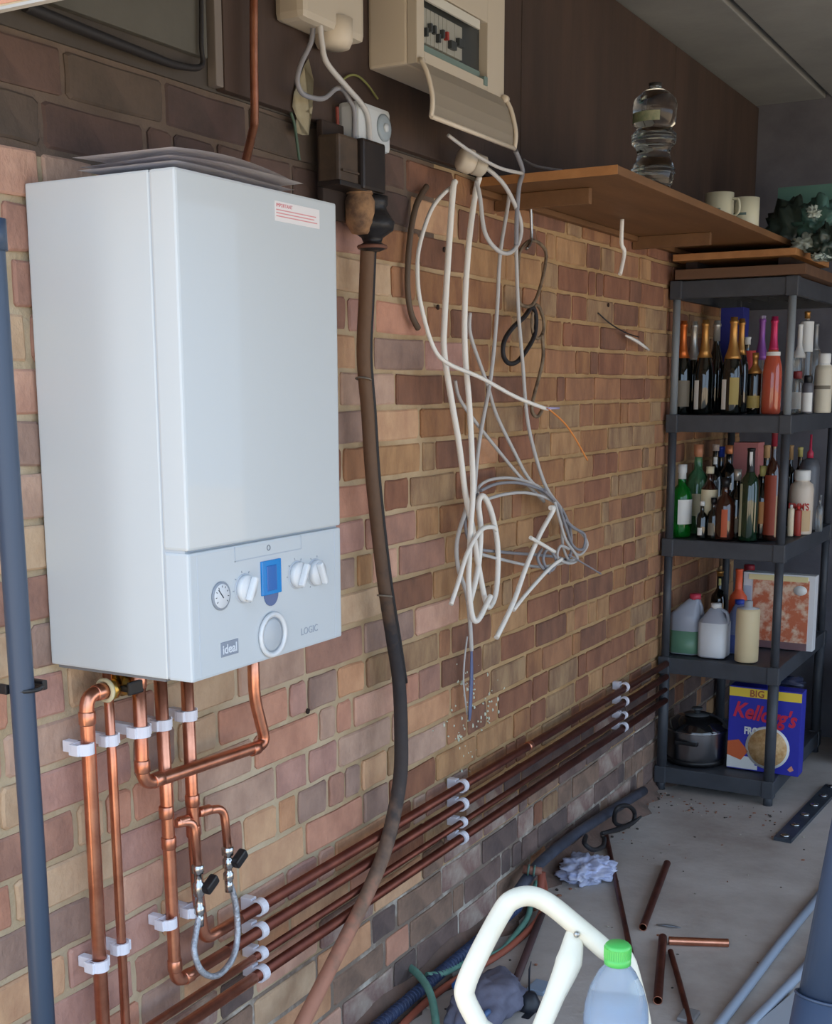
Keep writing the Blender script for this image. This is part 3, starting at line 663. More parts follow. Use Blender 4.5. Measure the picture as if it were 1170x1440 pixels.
cable('white cable end joining the leaning one from the bundle', [(790, 786), (772, 800), (740, 835), (722, 858)], .0048, CW, .11)
cable('stub of white cable crossing the bundle', [(746, 756), (760, 764), (780, 776)], .0045, CW, .13)
cable('thin dark wire poking out to the right of the bundle', [(800, 780), (825, 795), (845, 807)], .0022, CD, .1)
cable('grey cable curving at the left of the oval loop and running far down', [(658, 705), (655, 717), (643, 759), (644, 797), (656, 835), (661, 877), (663, 915)], .0048, CG, .06)
cable('white cable with a cut end at the lower left of the loops', [(698, 745), (692, 741), (676, 746), (657, 778), (644, 820), (634, 850)], .005, CW, .105)
b = bm_(); tube(b, [P_(663, 905, .03), P_(663, 950, .03), P_(661, 1000, .03), P_(660, 1014, .03)], [.0035, .0075, .0075, .003], 8, 5, flat=.5)
obj('cable', b, CBL, label='flat blue grey cable tail hanging lowest against the bricks', cat='cable')
cable('thin pale wire beside the blue grey cable tail', [(657, 895), (653, 930), (652, 963), (657, 1005)], .002, CG, .02)
# cables at the junction box
cable('grey cable making a loop left of the timer', [(441, 35), (437, 60), (424, 88), (418, 112), (424, 130), (438, 137), (456, 138), (472, 125), (482, 126), (491, 140), (498, 156), (498, 200)], .0042, CD, .06, group='cables from the junction box')
cable('grey cable running straight from junction box to the cut-out', [(450, 35), (453, 62), (460, 89), (489, 124), (509, 147), (518, 167), (520, 200)], .0048, CG, .075, group='cables from the junction box')
cable('thin green and yellow earth wire arching over the timer', [(482, 112), (492, 106), (503, 107), (516, 118), (531, 139)], .002, mat('earth_green', (130, 132, 78), .5), .03, group='cables from the junction box')
cable('short red wire left of the timer', [(474, 150), (475, 175), (476, 200)], .003, mat('wire_red', (140, 66, 56), .5), .03, group='cables from the junction box')
cable('dull green wire hanging below the torn plate', [(409, 158), (414, 175), (417, 195), (421, 225)], .0025, mat('wire_green', (70, 92, 74), .5), .03, group='cables from the junction box')
cable('dark cable passing over the near end of the shelf', [(725, 212), (735, 240), (730, 262), (727, 300), (726, 345)], .005, CD, .14)
cable('thin grey cable running right above the shelf edge', [(630, 190, .1), (660, 212, .12), (700, 235, .14), (735, 244, .15)], .0035, CG)
cable('dark cable resting along the shelf top towards its front corner', [(736, 225, .1), (755, 234, .15), (790, 240, .22)], .003, CD)
cable('brown tube drawing a shadow down the wall left of the white cables', [(600, 262), (585, 290), (576, 340), (573, 400), (578, 440), (588, 462)], .006, mat('shadow_brown', (96, 80, 66), .6), .015)  # a shadow on the bricks, drawn as a thin brown tube
# round switch
rs = at(640, 224, 0, .05)
t = thing('ceiling_rose', 'round cream connector hanging at the wall, above the shelf end', 'connector', rs)
b = bm_(); ax = Vector((.6, .75, -.25)); lathe(b, [(.0001, 0), (.02, 0), (.026, .006), (.027, .03), (.022, .034), (.022, .037)], AX(ax, at(645, 222, 0, .07)), 18); obj('base', b, CRM, t)
b = bm_(); lathe(b, [(.021, .037), (.024, .039), (.023, .062), (.014, .068), (.0001, .069)], AX(ax, at(645, 222, 0, .07)), 18); obj('cap', b, CRM2, t)

# ================================================================== SHELF
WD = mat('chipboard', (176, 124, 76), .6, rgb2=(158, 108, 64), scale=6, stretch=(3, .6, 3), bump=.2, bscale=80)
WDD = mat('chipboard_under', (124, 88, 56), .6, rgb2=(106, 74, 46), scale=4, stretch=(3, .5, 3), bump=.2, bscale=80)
ws = thing('wall_shelf', 'long wooden board shelf high on the wall above the cables', 'shelf', (0.0, 2.3, 1.909))
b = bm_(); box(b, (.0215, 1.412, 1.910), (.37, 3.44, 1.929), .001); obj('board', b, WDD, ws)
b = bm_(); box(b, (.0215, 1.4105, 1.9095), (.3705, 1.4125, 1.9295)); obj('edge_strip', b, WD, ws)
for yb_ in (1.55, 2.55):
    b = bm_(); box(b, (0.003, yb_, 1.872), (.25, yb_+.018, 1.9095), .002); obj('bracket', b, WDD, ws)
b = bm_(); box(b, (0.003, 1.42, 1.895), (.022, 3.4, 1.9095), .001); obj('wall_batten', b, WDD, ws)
# white plastic end hanging
b = bm_(); p = at(874, 342, 0, .12); tube(b, [Vector((p.x, p.y, 1.909)), p, at(878, 355, 0, .12), at(872, 386, 0, .12)], .006, 8)
obj('white_cord_end', b, CW, label='short white cord end hanging from the underside of the shelf', cat='cord')
# chain
RST = mat('old_steel', (140, 122, 100), .6, metal=.3, rgb2=(100, 84, 68), scale=40)
hc_ = thing('hook_chain', 'chain of long rusty steel links hanging under the shelf', 'chain', at(750, 580, 0, .06))
def link(name, pts, r, m=RST, x=.06, closed=True):
    b = bm_(); tube(b, [at(px, py, 0, x) for px, py in pts], r, 8, 5, closed); obj(name, b, m, hc_)
link('hook_rod', [(746, 289), (747, 310), (747, 338), (740, 350)], .004, mat('zinc', (170, 170, 168), .35, metal=1), .07, False)
link('link', [(748, 338), (762, 345), (768, 360), (762, 395), (752, 424), (742, 431), (730, 425), (728, 400), (730, 360), (736, 346)], .0045, RST, .06)
link('link', [(748, 432), (738, 445), (720, 462), (709, 480), (708, 500), (716, 511), (728, 508), (742, 490), (752, 470), (754, 445)], .006, mat('black_cable', (34, 32, 34), .6), .05)
link('link', [(752, 430), (748, 450), (750, 470), (757, 476), (764, 466), (764, 448), (758, 432)], .0045, RST, .045)
link('link', [(762, 470), (764, 500), (758, 530), (750, 560), (748, 578), (755, 586), (762, 578)], .005, RST, .05, False)
# wire with connector
sw = thing('stray_wire', 'short dark wire with a white tip sticking out of the far brickwork', 'wire', P_(880, 470, .03))
b = bm_(); tube(b, [P_(841, 440, .002), P_(858, 455, .02), P_(880, 468, .03), P_(898, 474, .035)], .002, 6); obj('wire', b, BLK, sw)
b = bm_(); tube(b, [P_(880, 472, .03), P_(896, 480, .035), P_(912, 492, .03)], [.003, .006, .004], 6, 2); obj('tip', b, CW, sw)
for px, py in ((855, 429), (615, 432), (624, 351)):
    pass

# ================================================================== BLACK SHELVING
BP = mat('black_shelving', (70, 73, 79), .5, rgb2=(60, 63, 69), scale=12)
BPL = mat('post_grey', (128, 134, 138), .45)
UX0, UX1, UY0, UY1 = 0.012, .432, 2.93, 3.72
TOPS = [.088, .495, .920, 1.352, 1.800]
su = thing('shelving_unit', 'black plastic five-tier shelving unit full of bottles, in the far corner', 'shelving', ((UX0+UX1)/2, (UY0+UY1)/2, 0))
for i, zt in enumerate(TOPS):
    b = bm_(); h = .058
    box(b, (UX0, UY0, zt-h), (UX1, UY0+.02, zt), .003); box(b, (UX0, UY1-.02, zt-h), (UX1, UY1, zt), .003)
    box(b, (UX0, UY0, zt-h), (UX0+.02, UY1, zt), .003); box(b, (UX1-.02, UY0, zt-h), (UX1, UY1, zt), .003)
    box(b, (UX0+.01, UY0+.01, zt-.012), (UX1-.01, UY1-.01, zt-.002))
    for k in range(5): box(b, (UX0+.07+.07*k, UY0+.02, zt-.03), (UX0+.075+.07*k, UY1-.02, zt-.01))
    ti = obj('tier', b, BP, su)
    for cx, cy in ((UX0+.016, UY0+.014), (UX1-.016, UY0+.014), (UX0+.016, UY1-.014), (UX1-.016, UY1-.014)):
        b = bm_(); box(b, (cx-.021, cy-.019, zt-h-.003), (cx+.021, cy+.019, zt+.002), .004); obj('corner_socket', b, BP, ti)
zs = [0]+TOPS
for i in range(5):
    for cx, cy in ((UX0+.016, UY0+.014), (UX1-.016, UY0+.014), (UX0+.016, UY1-.014), (UX1-.016, UY1-.014)):
        b = bm_(); z0 = zs[i] if i else 0; z1 = zs[i+1]-.05
        rr_ = .019 if i == 1 else .015 if i < 4 else .0135
        lathe(b, [(rr_, 0), (rr_, z1-z0+.003)] if i else [(.017, 0), (.015, z1-z0+.003)], Matrix.Translation((cx, cy, z0)), 8)
        obj('post' if i else 'foot', b, BPL if (i == 4) else BP, su)
# boards on top
b = bm_(); box(b, (.03, 2.905, 1.8035), (.462, 3.5, 1.836), .002); obj('board', b, mat('brown_board', (112, 82, 60), .6, rgb2=(94, 68, 50), scale=5, stretch=(.5, 3, 3)), label='brown board lying directly on top of the black shelving', cat='board')
for xa, lb in ((.05, 'dark batten between the two boards over the shelving, wall side'), (.36, 'dark batten between the two boards over the shelving, room side')):
    b = bm_(); box(b, (xa, 2.96, 1.8365), (xa+.04, 3.4, 1.863)); obj('spacer_batten', b, mat('dark_wood', (50, 38, 32), .8), label=lb, cat='batten')
b = bm_(); box(b, (.022, 2.90, 1.8635), (.43, 3.42, 1.886), .002); obj('board', b, WD, label='orange edged wooden board, upper one over the black shelving', cat='board')

# ---- bottles
def glassm(name, rgb, tr=.85, rough=.04): return mat(name, rgb, rough, trans=tr, coat=.3, ior=1.45)
GL_DK = mat('glass_black', (14, 18, 16), .08, coat=1); GL_GR = glassm('glass_green', (30, 170, 60), .75); GL_CL = glassm('glass_clear', (226, 230, 230), .9)
GL_DG = mat('glass_darkgreen', (16, 44, 26), .08, coat=1); GL_BR = mat('glass_brown', (52, 24, 16), .08, coat=1); GL_RO = mat('glass_rose', (206, 96, 72), .12, coat=.6, trans=.25)
GL_AM = mat('glass_amber', (134, 70, 34), .1, coat=.8)
def C(name, rgb, rough=.4, metal=0): return mat(name, rgb, rough, metal)
SHP = {
 'champ': [(.0, 0), (.92, 0), (1, .02), (1, .42), (.93, .50), (.70, .60), (.45, .68), (.34, .76), (.31, .93), (.38, .94), (.38, .965), (.30, .97), (.30, 1), (0, 1)],
 'wine': [(.0, 0), (.94, 0), (1, .02), (1, .58), (.9, .66), (.5, .72), (.36, .76), (.34, .97), (.38, .975), (.38, 1), (0, 1)],
 'spirit': [(.0, 0), (.95, 0), (1, .02), (1, .62), (.92, .70), (.55, .76), (.36, .80), (.34, .9), (.42, .905), (.42, 1), (0, 1)],
 'squat': [(.0, 0), (.95, 0), (1, .03), (1, .55), (.8, .66), (.4, .72), (.34, .88), (.4, .89), (.4, 1), (0, 1)],
 'tub': [(.0, 0), (.94, 0), (1, .02), (1, .70), (.92, .78), (.62, .82), (.6, .84), (.66, .85), (.66, .98), (.6, 1), (0, 1)],
 'cyl': [(.0, 0), (.94, 0), (1, .015), (1, .84), (.92, .88), (.34, .9), (.32, 1), (0, 1)],
}
def bottle(label, px, ptop, y, zb, wpx, shp, body, cap=None, cap0=.88, lab=None, labr=(.12, .4), lab2=None, cat='bottle', name='bottle', group=None, face=-.35, lw=1.25, pbase=None):
    pt = at(px, ptop, 1, y)
    x = pt.x; H = pt.z-zb; r = wpx/2*mpp(pt)
    t = thing(name, label, cat, (x, y, zb), group)
    prof = SHP[shp]
    def rad(f):
        for (r0, f0), (r1, f1) in zip(prof, prof[1:]):
            if f0 <= f <= f1 and f1 > f0: return r0+(r1-r0)*(f-f0)/(f1-f0)
        return .3
    M = Matrix.Translation((x, y, zb))
    b = bm_(); lathe(b, [(max(q, .0002)*r if q else .0002, f*H) for q, f in prof], M, 18); obj('body', b, body, t)
    if cap:
        fs = [cap0]+[f for q, f in prof if f > cap0 and q > 0]
        pr = [(rad(f)*r+.0012, f*H) for f in fs]; pr += [(.0002, H+.001)]
        pr = [(.0002, fs[0]*H)]+pr if False else pr
        b = bm_(); lathe(b, pr, M, 16); obj('cap', b, cap, t)
    def band(lm, f0, f1, nm='bottle_label', a=lw, fc=face):
        b = bm_(); aim = -PI/2+fc*.0
        d = Vector((CAM.x-x, CAM.y-y)); aim = math.atan2(d.y, d.x)+fc
        rr = max(rad(f0), rad(f1))*r+.0008
        lathe(b, [(rr, f0*H), (rr, f1*H)], M, 12, aim-a, aim+a); obj(nm, b, lm, t)
    if lab: band(lab, *labr)
    if lab2: band(lab2[0], lab2[1], lab2[2], 'neck_label', lab2[3] if len(lab2) > 3 else 1.2, lab2[4] if len(lab2) > 4 else 0)
    return t
OR = C('foil_orange', (206, 110, 52), .35, .6); SV = C('foil_silver', (206, 202, 192), .3, .6); GD = C('foil_gold', (190, 140, 78), .35, .7); PK = C('foil_pink', (190, 52, 98), .35, .4)
PU = C('foil_purple', (130, 76, 150), .4, .3); CR = C('label_cream', (214, 204, 172), .6); LW_ = C('label_white', (224, 224, 220), .6); LG = C('label_grey', (120, 112, 98), .6); LY = C('label_olive', (160, 142, 82), .6)
WC = C('cap_white', (220, 220, 216), .4); RC = C('cap_red', (198, 58, 52), .4); BC = C('cap_blue', (44, 66, 160), .4); KC = C('cap_black', (24, 24, 26), .4); TN = C('cap_tan', (176, 140, 98), .6); LR = C('label_red', (190, 56, 52), .6); LT = C('label_orange', (180, 84, 48), .6)
T4 = 1.3545; T3 = .9225; T2 = .4975; T1 = .0905
G4 = 'bottles on the top bottle tier'; G3 = 'bottles on the middle tier'; G2 = 'containers on the lower tier'
WS = lambda nm, side: (LW_, .04, .30, .16, side)
bottle('dark sparkling wine bottle with orange foil neck, first beside the left post', 962, 451, 3.02, T4, 27, 'champ', GL_DK, OR, .60, LG, (.08, .36), group=G4)
bottle('dark bottle with silver white foil neck behind the orange foil one', 977, 452, 3.13, T4, 26, 'champ', GL_DK, SV, .58, group=G4)
bottle('dark sparkling bottle with gold foil neck, second in the front row', 993, 450, 3.02, T4, 29, 'champ', GL_DK, GD, .60, LW_, (.05, .36), group=G4, lw=.28, face=-.75)  # narrow white strip low on one side of the glass
bottle('dark bottle with pale silver cap between two gold foil bottles', 1009, 451, 3.13, T4, 27, 'champ', GL_DK, SV, .78, group=G4)
bottle('dark sparkling bottle with the wide gold foil neck and white side strip', 1033, 446, 3.0, T4, 30, 'champ', GL_DK, GD, .57, LW_, (.05, .36), group=G4, lw=.28, face=-.8, lab2=(LY, .10, .38, .45, .25))  # a slim white strip down the side, plus an olive band
bottle('gold necked bottle just behind the wide gold foil one', 1044, 448, 3.12, T4, 24, 'champ', GL_DK, GD, .62, group=G4)
bottle('bottle with white and red neck behind the small gold topped bottle', 1051, 474, 3.24, T4, 26, 'wine', GL_DK, WC, .9, LR, (.5, .82), group=G4, face=0, lw=1.4)
bottle('small dark bottle with gold top in front of the red one', 1063, 496, 3.03, T4, 19, 'spirit', GL_DK, GD, .66, LY, (.1, .3), group=G4)
bottle('tall purple necked bottle with white top', 1073, 444, 3.16, T4, 24, 'champ', GL_CL, PU, .55, lab2=(WC, .9, 1.0, 3.1), group=G4)
bottle('rose pink bottle with magenta foil neck beside the right post', 1090, 445, 3.03, T4, 27, 'champ', GL_RO, PK, .66, group=G4, lab2=(LW_, .60, .64, 3.1))
bottle('clear bottle with white neck right of the post', 1126, 456, 3.40, T4, 18, 'wine', GL_CL, WC, .62, group=G4)
bottle('tall slender bottle with gold stopper at the right of the top tier', 1136, 438, 3.5, T4, 20, 'wine', GL_CL, GD, .93, lab2=(WC, .6, .9, 1.2), group=G4)
bottle('grey capped clear bottle at the right of the top tier', 1148, 455, 3.6, T4, 22, 'wine', GL_CL, C('cap_grey', (130, 132, 134), .4, .4), .7, group=G4)
bottle('large white labelled bottle at the picture edge on the top tier', 1160, 497, 3.35, T4, 25, 'tub', mat('white_jar', (206, 198, 178), .5), LW_, .8, LG, (.40, .46), group=G4)
bottle('small jar with a red lid right of the post, top tier', 1122, 522, 3.25, T4, 17, 'tub', GL_CL, C('lid_darkred', (130, 44, 48), .4), .82, LW_, (.1, .5), group=G4)
bottle('small grey jar with white lid beside the red lidded jar', 1137, 528, 3.2, T4, 16, 'tub', C('jar_grey', (96, 96, 102), .4), KC, .8, LW_, (.05, .55), group=G4)
def cardbox(name, label, px0, px1, ptop, y, zb, dp, m, cat='box', group=None, rot=0):
    a = at(px0, ptop, 1, y); c = at(px1, ptop, 1, y)
    t = thing(name, label, cat, ((a.x+c.x)/2, y+dp/2, zb), group)
    b = bm_(); box(b, (a.x, y, zb), (c.x, y+dp, a.z), .0015); obj('carton', b, m, t)
    return t, a, c
cardbox('carton', 'dark blue carton standing behind the gold foil bottles', 1014, 1046, 433, 3.3, T4, .08, C('carton_blue', (44, 48, 128), .6))
# tier three
bottle('bright green gin bottle with white cap and label', 960, 653, 3.02, T3, 30, 'squat', GL_GR, WC, .80, LW_, (.18, .52), group=G3, face=.55, lw=.85)
bottle('green shouldered bottle with red and peach cap behind the gin', 983, 625, 3.16, T3, 31, 'squat', glassm('glass_palegreen', (120, 190, 140), .7), C('cap_peach', (206, 140, 104), .4), .86, CR, (.2, .45), group=G3, lab2=(RC, .95, 1.0, 3.1))
bottle('clear bottle with large yellow cream label', 999, 656, 3.03, T3, 24, 'spirit', GL_BR, CR, .9, CR, (.28, .68), group=G3, face=.1)
bottle('dark bottle with white screw cap behind the yellow label', 1007, 625, 3.16, T3, 24, 'wine', GL_DK, C('cap_pale', (176, 160, 150), .4), .93, group=G3, lab2=(LW_, .78, .86, .6))
bottle('dark bottle with a blue cap', 1015, 628, 3.22, T3, 24, 'wine', GL_DK, BC, .88, group=G3)
bottle('dark bottle with copper coloured cap', 1026, 626, 3.2, T3, 24, 'spirit', GL_DK, C('cap_copper', (196, 124, 80), .4, .4), .9, group=G3, lab2=(LW_, .5, .58, .4))
bottle('squat dark bottle with narrow orange label strip in front', 1021, 672, 3.0, T3, 30, 'squat', GL_BR, KC, .85, LT, (.05, .5), group=G3, lw=.28, face=0)
bottle('dark green wine bottle with white banded neck and white side strip', 1057, 630, 3.0, T3, 28, 'wine', GL_DG, KC, .74, C('strip_pale', (190, 190, 160), .5), (.05, .62), group=G3, lw=.2, face=-.95, lab2=(LW_, .76, .96, .4, 0))
t = bottle('round shouldered dark bottle with gold disc emblem', 1074, 655, 3.06, T3, 24, 'squat', GL_DK, C('cap_yellow', (190, 180, 110), .4), .86, C('emblem_gold', (176, 118, 62), .5), (.22, .52), group=G3, lw=.9, face=-.2)
bottle('dark bottle with tan cork cap behind', 1079, 626, 3.22, T3, 24, 'wine', GL_DK, TN, .86, group=G3)
bottle('tall dark red necked bottle next to the right post', 1090, 606, 3.05, T3, 22, 'wine', GL_BR, C('cap_crimson', (130, 34, 48), .4), .86, C('label_brick', (140, 58, 38), .5), (.05, .6), group=G3, lw=.9, face=-.4)
bottle('small bottle with white cap in the front row, middle tier', 988, 705, 2.985, T3, 16, 'squat', GL_DK, WC, .88, LW_, (.1, .3), group=G3, lw=.4)
bottle('small dark bottle with grey label in the front row, middle tier', 1004, 700, 2.99, T3, 17, 'squat', GL_DK, KC, .85, LG, (.1, .4), group=G3, lw=.5)
bottle('short dark bottle with silver neck in the centre of the middle tier', 1038, 660, 3.04, T3, 24, 'squat', GL_DK, SV, .84, LG, (.1, .3), group=G3, lw=.6)
cardbox('carton', 'pink carton standing behind the dark bottles', 1032, 1067, 622, 3.34, T3, .09, C('carton_pink', (190, 120, 116), .6))
bottle('bottle with pale tan cap right of the post, middle tier', 1113, 626, 3.55, T3, 18, 'wine', GL_DK, TN, .82, group=G3)
bottle('bottle with small yellow cap right of the post, middle tier', 1126, 629, 3.55, T3, 18, 'wine', GL_DK, C('cap_yellow', (190, 180, 110), .4), .88, group=G3)
t = bottle('white plastic bottle with red lettering and grey white lid', 1129, 661, 3.30, T3, 33, 'tub', C('plastic_ivory', (206, 192, 176), .4), WC, .84, C('label_sand', (190, 160, 120), .5), (.05, .38), group=G3)
pq = at(1129, 711, 1, 3.30-.045); dd = (CAM-pq); dd.z = 0; dd.normalize(); ux = Vector((0, 0, 1)).cross(dd)
pb = at(1112, 716, 1, 3.262)
text("PIMM'S", .034, pb+Vector((-.004, -.022, 0)), (1, 0, 0), (0, 0, 1), C('letter_red', (196, 64, 58), .5), t, bold=.001, sx=.72)
bottle('narrow cream tube standing before the white bottle with red letters', 1113, 710, 3.2, T3, 9, 'cyl', C('tube_cream', (214, 200, 172), .4), WC, .9, group=G3)
bottle('small red and gold carton bottle leaning on the white bottle', 1123, 712, 3.22, T3, 10, 'cyl', C('tube_red', (150, 50, 44), .4), RC, .9, group=G3)
bottle('slim clear bottle at the right end of the middle tier', 1154, 696, 3.4, T3, 10, 'wine', GL_CL, C('cap_grey', (130, 132, 134), .4, .4), .85, group=G3)
t = thing('shaker', 'grey domed lid with a red nozzle behind the white bottle', 'shaker', (at(1139, 650, 1, 3.45).x, 3.45, T3)); pz = at(1139, 650, 1, 3.45); r_ = 14*mpp(pz)
b = bm_(); lathe(b, [(.0002, 0), (r_*.9, 0), (r_, .01), (r_, pz.z-T3-.02), (r_*.8, pz.z-T3+.008), (.0002, pz.z-T3+.018)], Matrix.Translation((pz.x, 3.45, T3)), 18); obj('body', b, C('shaker_grey', (90, 92, 98), .35), t)
b = bm_(); lathe(b, [(.012, 0), (.012, .02), (.005, .03), (.004, .085), (.0002, .086)], Matrix.Translation((pz.x, 3.45, pz.z+.016)), 10); obj('nozzle', b, C('nozzle_red', (176, 50, 76), .4), t)

# tier two: plastic containers
def jug(label, px0, px1, ptop, y, fill, fillf, capm, cpx, clear):
    a = at(px0, ptop, 1, y); c = at(px1, ptop, 1, y); H = a.z-T2; w_ = c.x-a.x; cx = (a.x+c.x)/2
    t = thing('plastic_jug', label, 'jug', (cx, y+w_/2, T2), G2)
    def sec(f, s): return [(s*w_/2*u, s*w_/2*v) for u, v in ((-.7, -1), (.7, -1), (1, -.7), (1, .7), (.7, 1), (-.7, 1), (-1, .7), (-1, -.7))]
    def loft(b, rows, dx=0):
        R_ = []
        for f, s, ox in rows: R_.append([b.verts.new((cx+u+ox, y+w_/2+v, T2+f*H)) for u, v in sec(f, s)])
        for i in range(len(R_)-1):
            for j in range(8): b.faces.new((R_[i][j], R_[i][(j+1) % 8], R_[i+1][(j+1) % 8], R_[i+1][j])).smooth = True
        b.faces.new(R_[0]); b.faces.new(R_[-1])
    ccx = at(cpx, ptop, 1, y).x-cx
    if clear:
        b = bm_(); loft(b, [(0, .94, 0), (.02, 1, 0), (.62, 1, 0), (.68, .97, 0), (.90, .42, ccx*.8), (.93, .35, ccx)]); obj('body', b, clear, t)
        b = bm_(); loft(b, [(.004, .955, 0), (.03, 1.012, 0), (fillf, 1.012, 0)]); obj('liquid', b, fill, t)
    else:
        b = bm_(); loft(b, [(0, .94, 0), (.02, 1, 0), (.66, 1, 0), (.74, .95, 0), (.9, .45, ccx), (.93, .38, ccx)]); obj('body', b, fill, t)
    b = bm_(); lathe(b, [(.0002, 0), (w_*.2, 0), (w_*.2, H*.09), (.0002, H*.095)], Matrix.Translation((cx+ccx, y+w_/2, T2+H*.915)), 14); obj('cap', b, capm, t)
    b = bm_(); hx = w_*.5*(1 if ccx <= 0.02 else -1)
    tube(b, [(cx+w_*.15, y+w_/2, T2+H*.9), (cx+w_*.42, y+w_/2, T2+H*.84), (cx+w_*.5, y+w_/2, T2+H*.7), (cx+w_*.44, y+w_/2, T2+H*.6)], w_*.07, 8); obj('handle', b, clear or fill, t)
TRC = mat('cloudy_plastic', (176, 182, 196), .35, trans=.25)
jug('cloudy plastic jug with pink cap, one third full of green liquid', 942, 982, 836, 2.99, mat('green_liquid', (98, 140, 116), .3), .40, C('cap_pinkred', (196, 62, 82), .4), 972, TRC)
jug('plastic jug full of white liquid with white cap', 982, 1020, 850, 2.975, mat('milky', (222, 226, 230), .4), .66, WC, 1002, TRC)
jug('blue capped cloudy jug with blue liquid behind the cream bottle', 1022, 1056, 845, 3.09, mat('blue_liquid', (84, 98, 160), .3), .36, BC, 1036, mat('cloudy_blue', (130, 144, 186), .35, trans=.25))
bottle('cream coloured cylindrical bottle with clear cap', 1053, 845, 2.995, T2, 33, 'cyl', C('cream_body', (222, 204, 164), .45), C('cap_clear', (186, 188, 190), .2), .88, group=G2)
bottle('black bottle with yellow spotted neck behind the jugs', 1013, 803, 3.3, T2, 24, 'wine', GL_DK, GD, .93, lab2=(C('neck_spots', (200, 190, 120), .5), .80, .9, .35, 0), group=G2)
bottle('orange red bottle with pointed neck behind the blue capped jug', 1040, 800, 3.2, T2, 26, 'wine', C('orange_plastic', (206, 84, 50), .4), C('orange_tip', (214, 90, 56), .4), .75, group=G2)
bottle('red lidded bottle at the back over the orange bottle', 1054, 794, 3.5, T2, 22, 'tub', GL_DK, C('cap_darkred', (160, 44, 56), .4), .9, group=G2)
# picture pack
mp_ = mat('snack_print', (196, 108, 74), .5, rgb2=(224, 196, 170), scale=26, lo=.45, hi=.62)
t, a, c = cardbox('snack_pack', 'white and orange pack with a printed snack picture, behind the right post', 1046, 1148, 804, 3.26, T2, .05, C('pack_white', (216, 216, 218), .5), 'pack')
w_ = c.x-a.x; hgt = a.z-T2
b = bm_(); box(b, (a.x+w_*.14, 3.258, T2+.001), (c.x-w_*.08, 3.2605, a.z-hgt*.07)); obj('picture', b, mp_, t)
b = bm_(); box(b, (a.x+.02, 3.256, a.z-hgt*.09), (c.x-w_*.1, 3.2605, a.z-hgt*.02), .001); obj('header_strip', b, C('header_cream', (226, 212, 160), .5), t)
b = bm_(); lathe(b, [(.0002, 0), (.024, 0), (.024, .002), (.0002, .002)], Matrix.Translation((c.x-w_*.2, 3.257, a.z-hgt*.2)) @ Matrix.Rotation(PI/2, 4, 'X') @ Matrix.Diagonal((1, .75, 1, 1)), 20); obj('oval_seal', b, LW_, t)
b = bm_(); box(b, (a.x+w_*.02, 3.258, T2+.14*hgt), (a.x+w_*.12, 3.2605, T2+.82*hgt)); obj('side_text_panel', b, C('panel_paleblue', (176, 188, 206), .5), t)
b = bm_(); box(b, (a.x+w_*.14, 3.2575, T2+.001), (c.x-w_*.08, 3.2602, T2+hgt*.10)); obj('lower_band', b, C('band_mauve', (120, 92, 96), .5), t)

# cooker
pc = at(977, 1080, 1, 3.05); rc = 41*mpp(pc); cy = 2.952+rc*1.06
ck = thing('slow_cooker', 'round steel slow cooker with black glass lid on the bottom tier', 'cooker', (pc.x, cy, T1))
pc.x = at(977, 1080, 1, cy).x; ctop = at(977, 1022, 1, cy).z; rc = 41*mpp(at(977, 1050, 1, cy))
STL = mat('brushed_steel', (150, 150, 154), .28, metal=1, bump=.05, bscale=200)
Mc = Matrix.Translation((pc.x, cy, T1)); Hc = ctop-T1
b = bm_(); lathe(b, [(.0002, .006), (rc*.94, .006), (rc*.96, .02), (rc, .03), (rc, Hc)], Mc, 32, cap=False); obj('pot', b, STL, ck)
b = bm_(); lathe(b, [(.0002, 0), (rc*.97, 0), (rc*.98, .02), (.0002, .021)], Mc, 32); obj('foot_ring', b, KC, ck)
b = bm_(); lathe(b, [(rc*1.03, Hc-.002), (rc*1.04, Hc+.006), (rc*1.0, Hc+.010), (rc*.9, Hc+.028), (rc*.6, Hc+.045), (.0002, Hc+.052)], Mc, 32, cap=False); ld = obj('lid', b, mat('black_glass_lid', (24, 24, 26), .12, coat=1), ck)
b = bm_(); torus(b, rc*1.03, .003, Matrix.Translation((pc.x, cy, T1+Hc)), 36, 6); obj('lid_rim', b, CHR, ld)
b = bm_(); lathe(b, [(.0002, 0), (rc*.42, 0), (rc*.44, .003), (.0002, .006)], Matrix.Translation((pc.x+.003, cy-.006, T1+Hc+.050)), 20); lathe(b, [(.012, 0), (.010, .012), (.02, .016), (.02, .022), (.0002, .024)], Matrix.Translation((pc.x+.003, cy-.006, T1+Hc+.054)), 14); obj('lid_knob', b, mat('knob_dark', (70, 72, 74), .35), ld)
b = bm_(); box(b, (pc.x-.045, cy-rc-.012, T1+Hc*.66), (pc.x+.04, cy-rc+.012, T1+Hc*.78), .005); obj('handle', b, KC, ck)
bottle('small dark dial beside the cooker front', 1005, 1050, 3.02, T1, 5, 'cyl', KC, None) if False else None

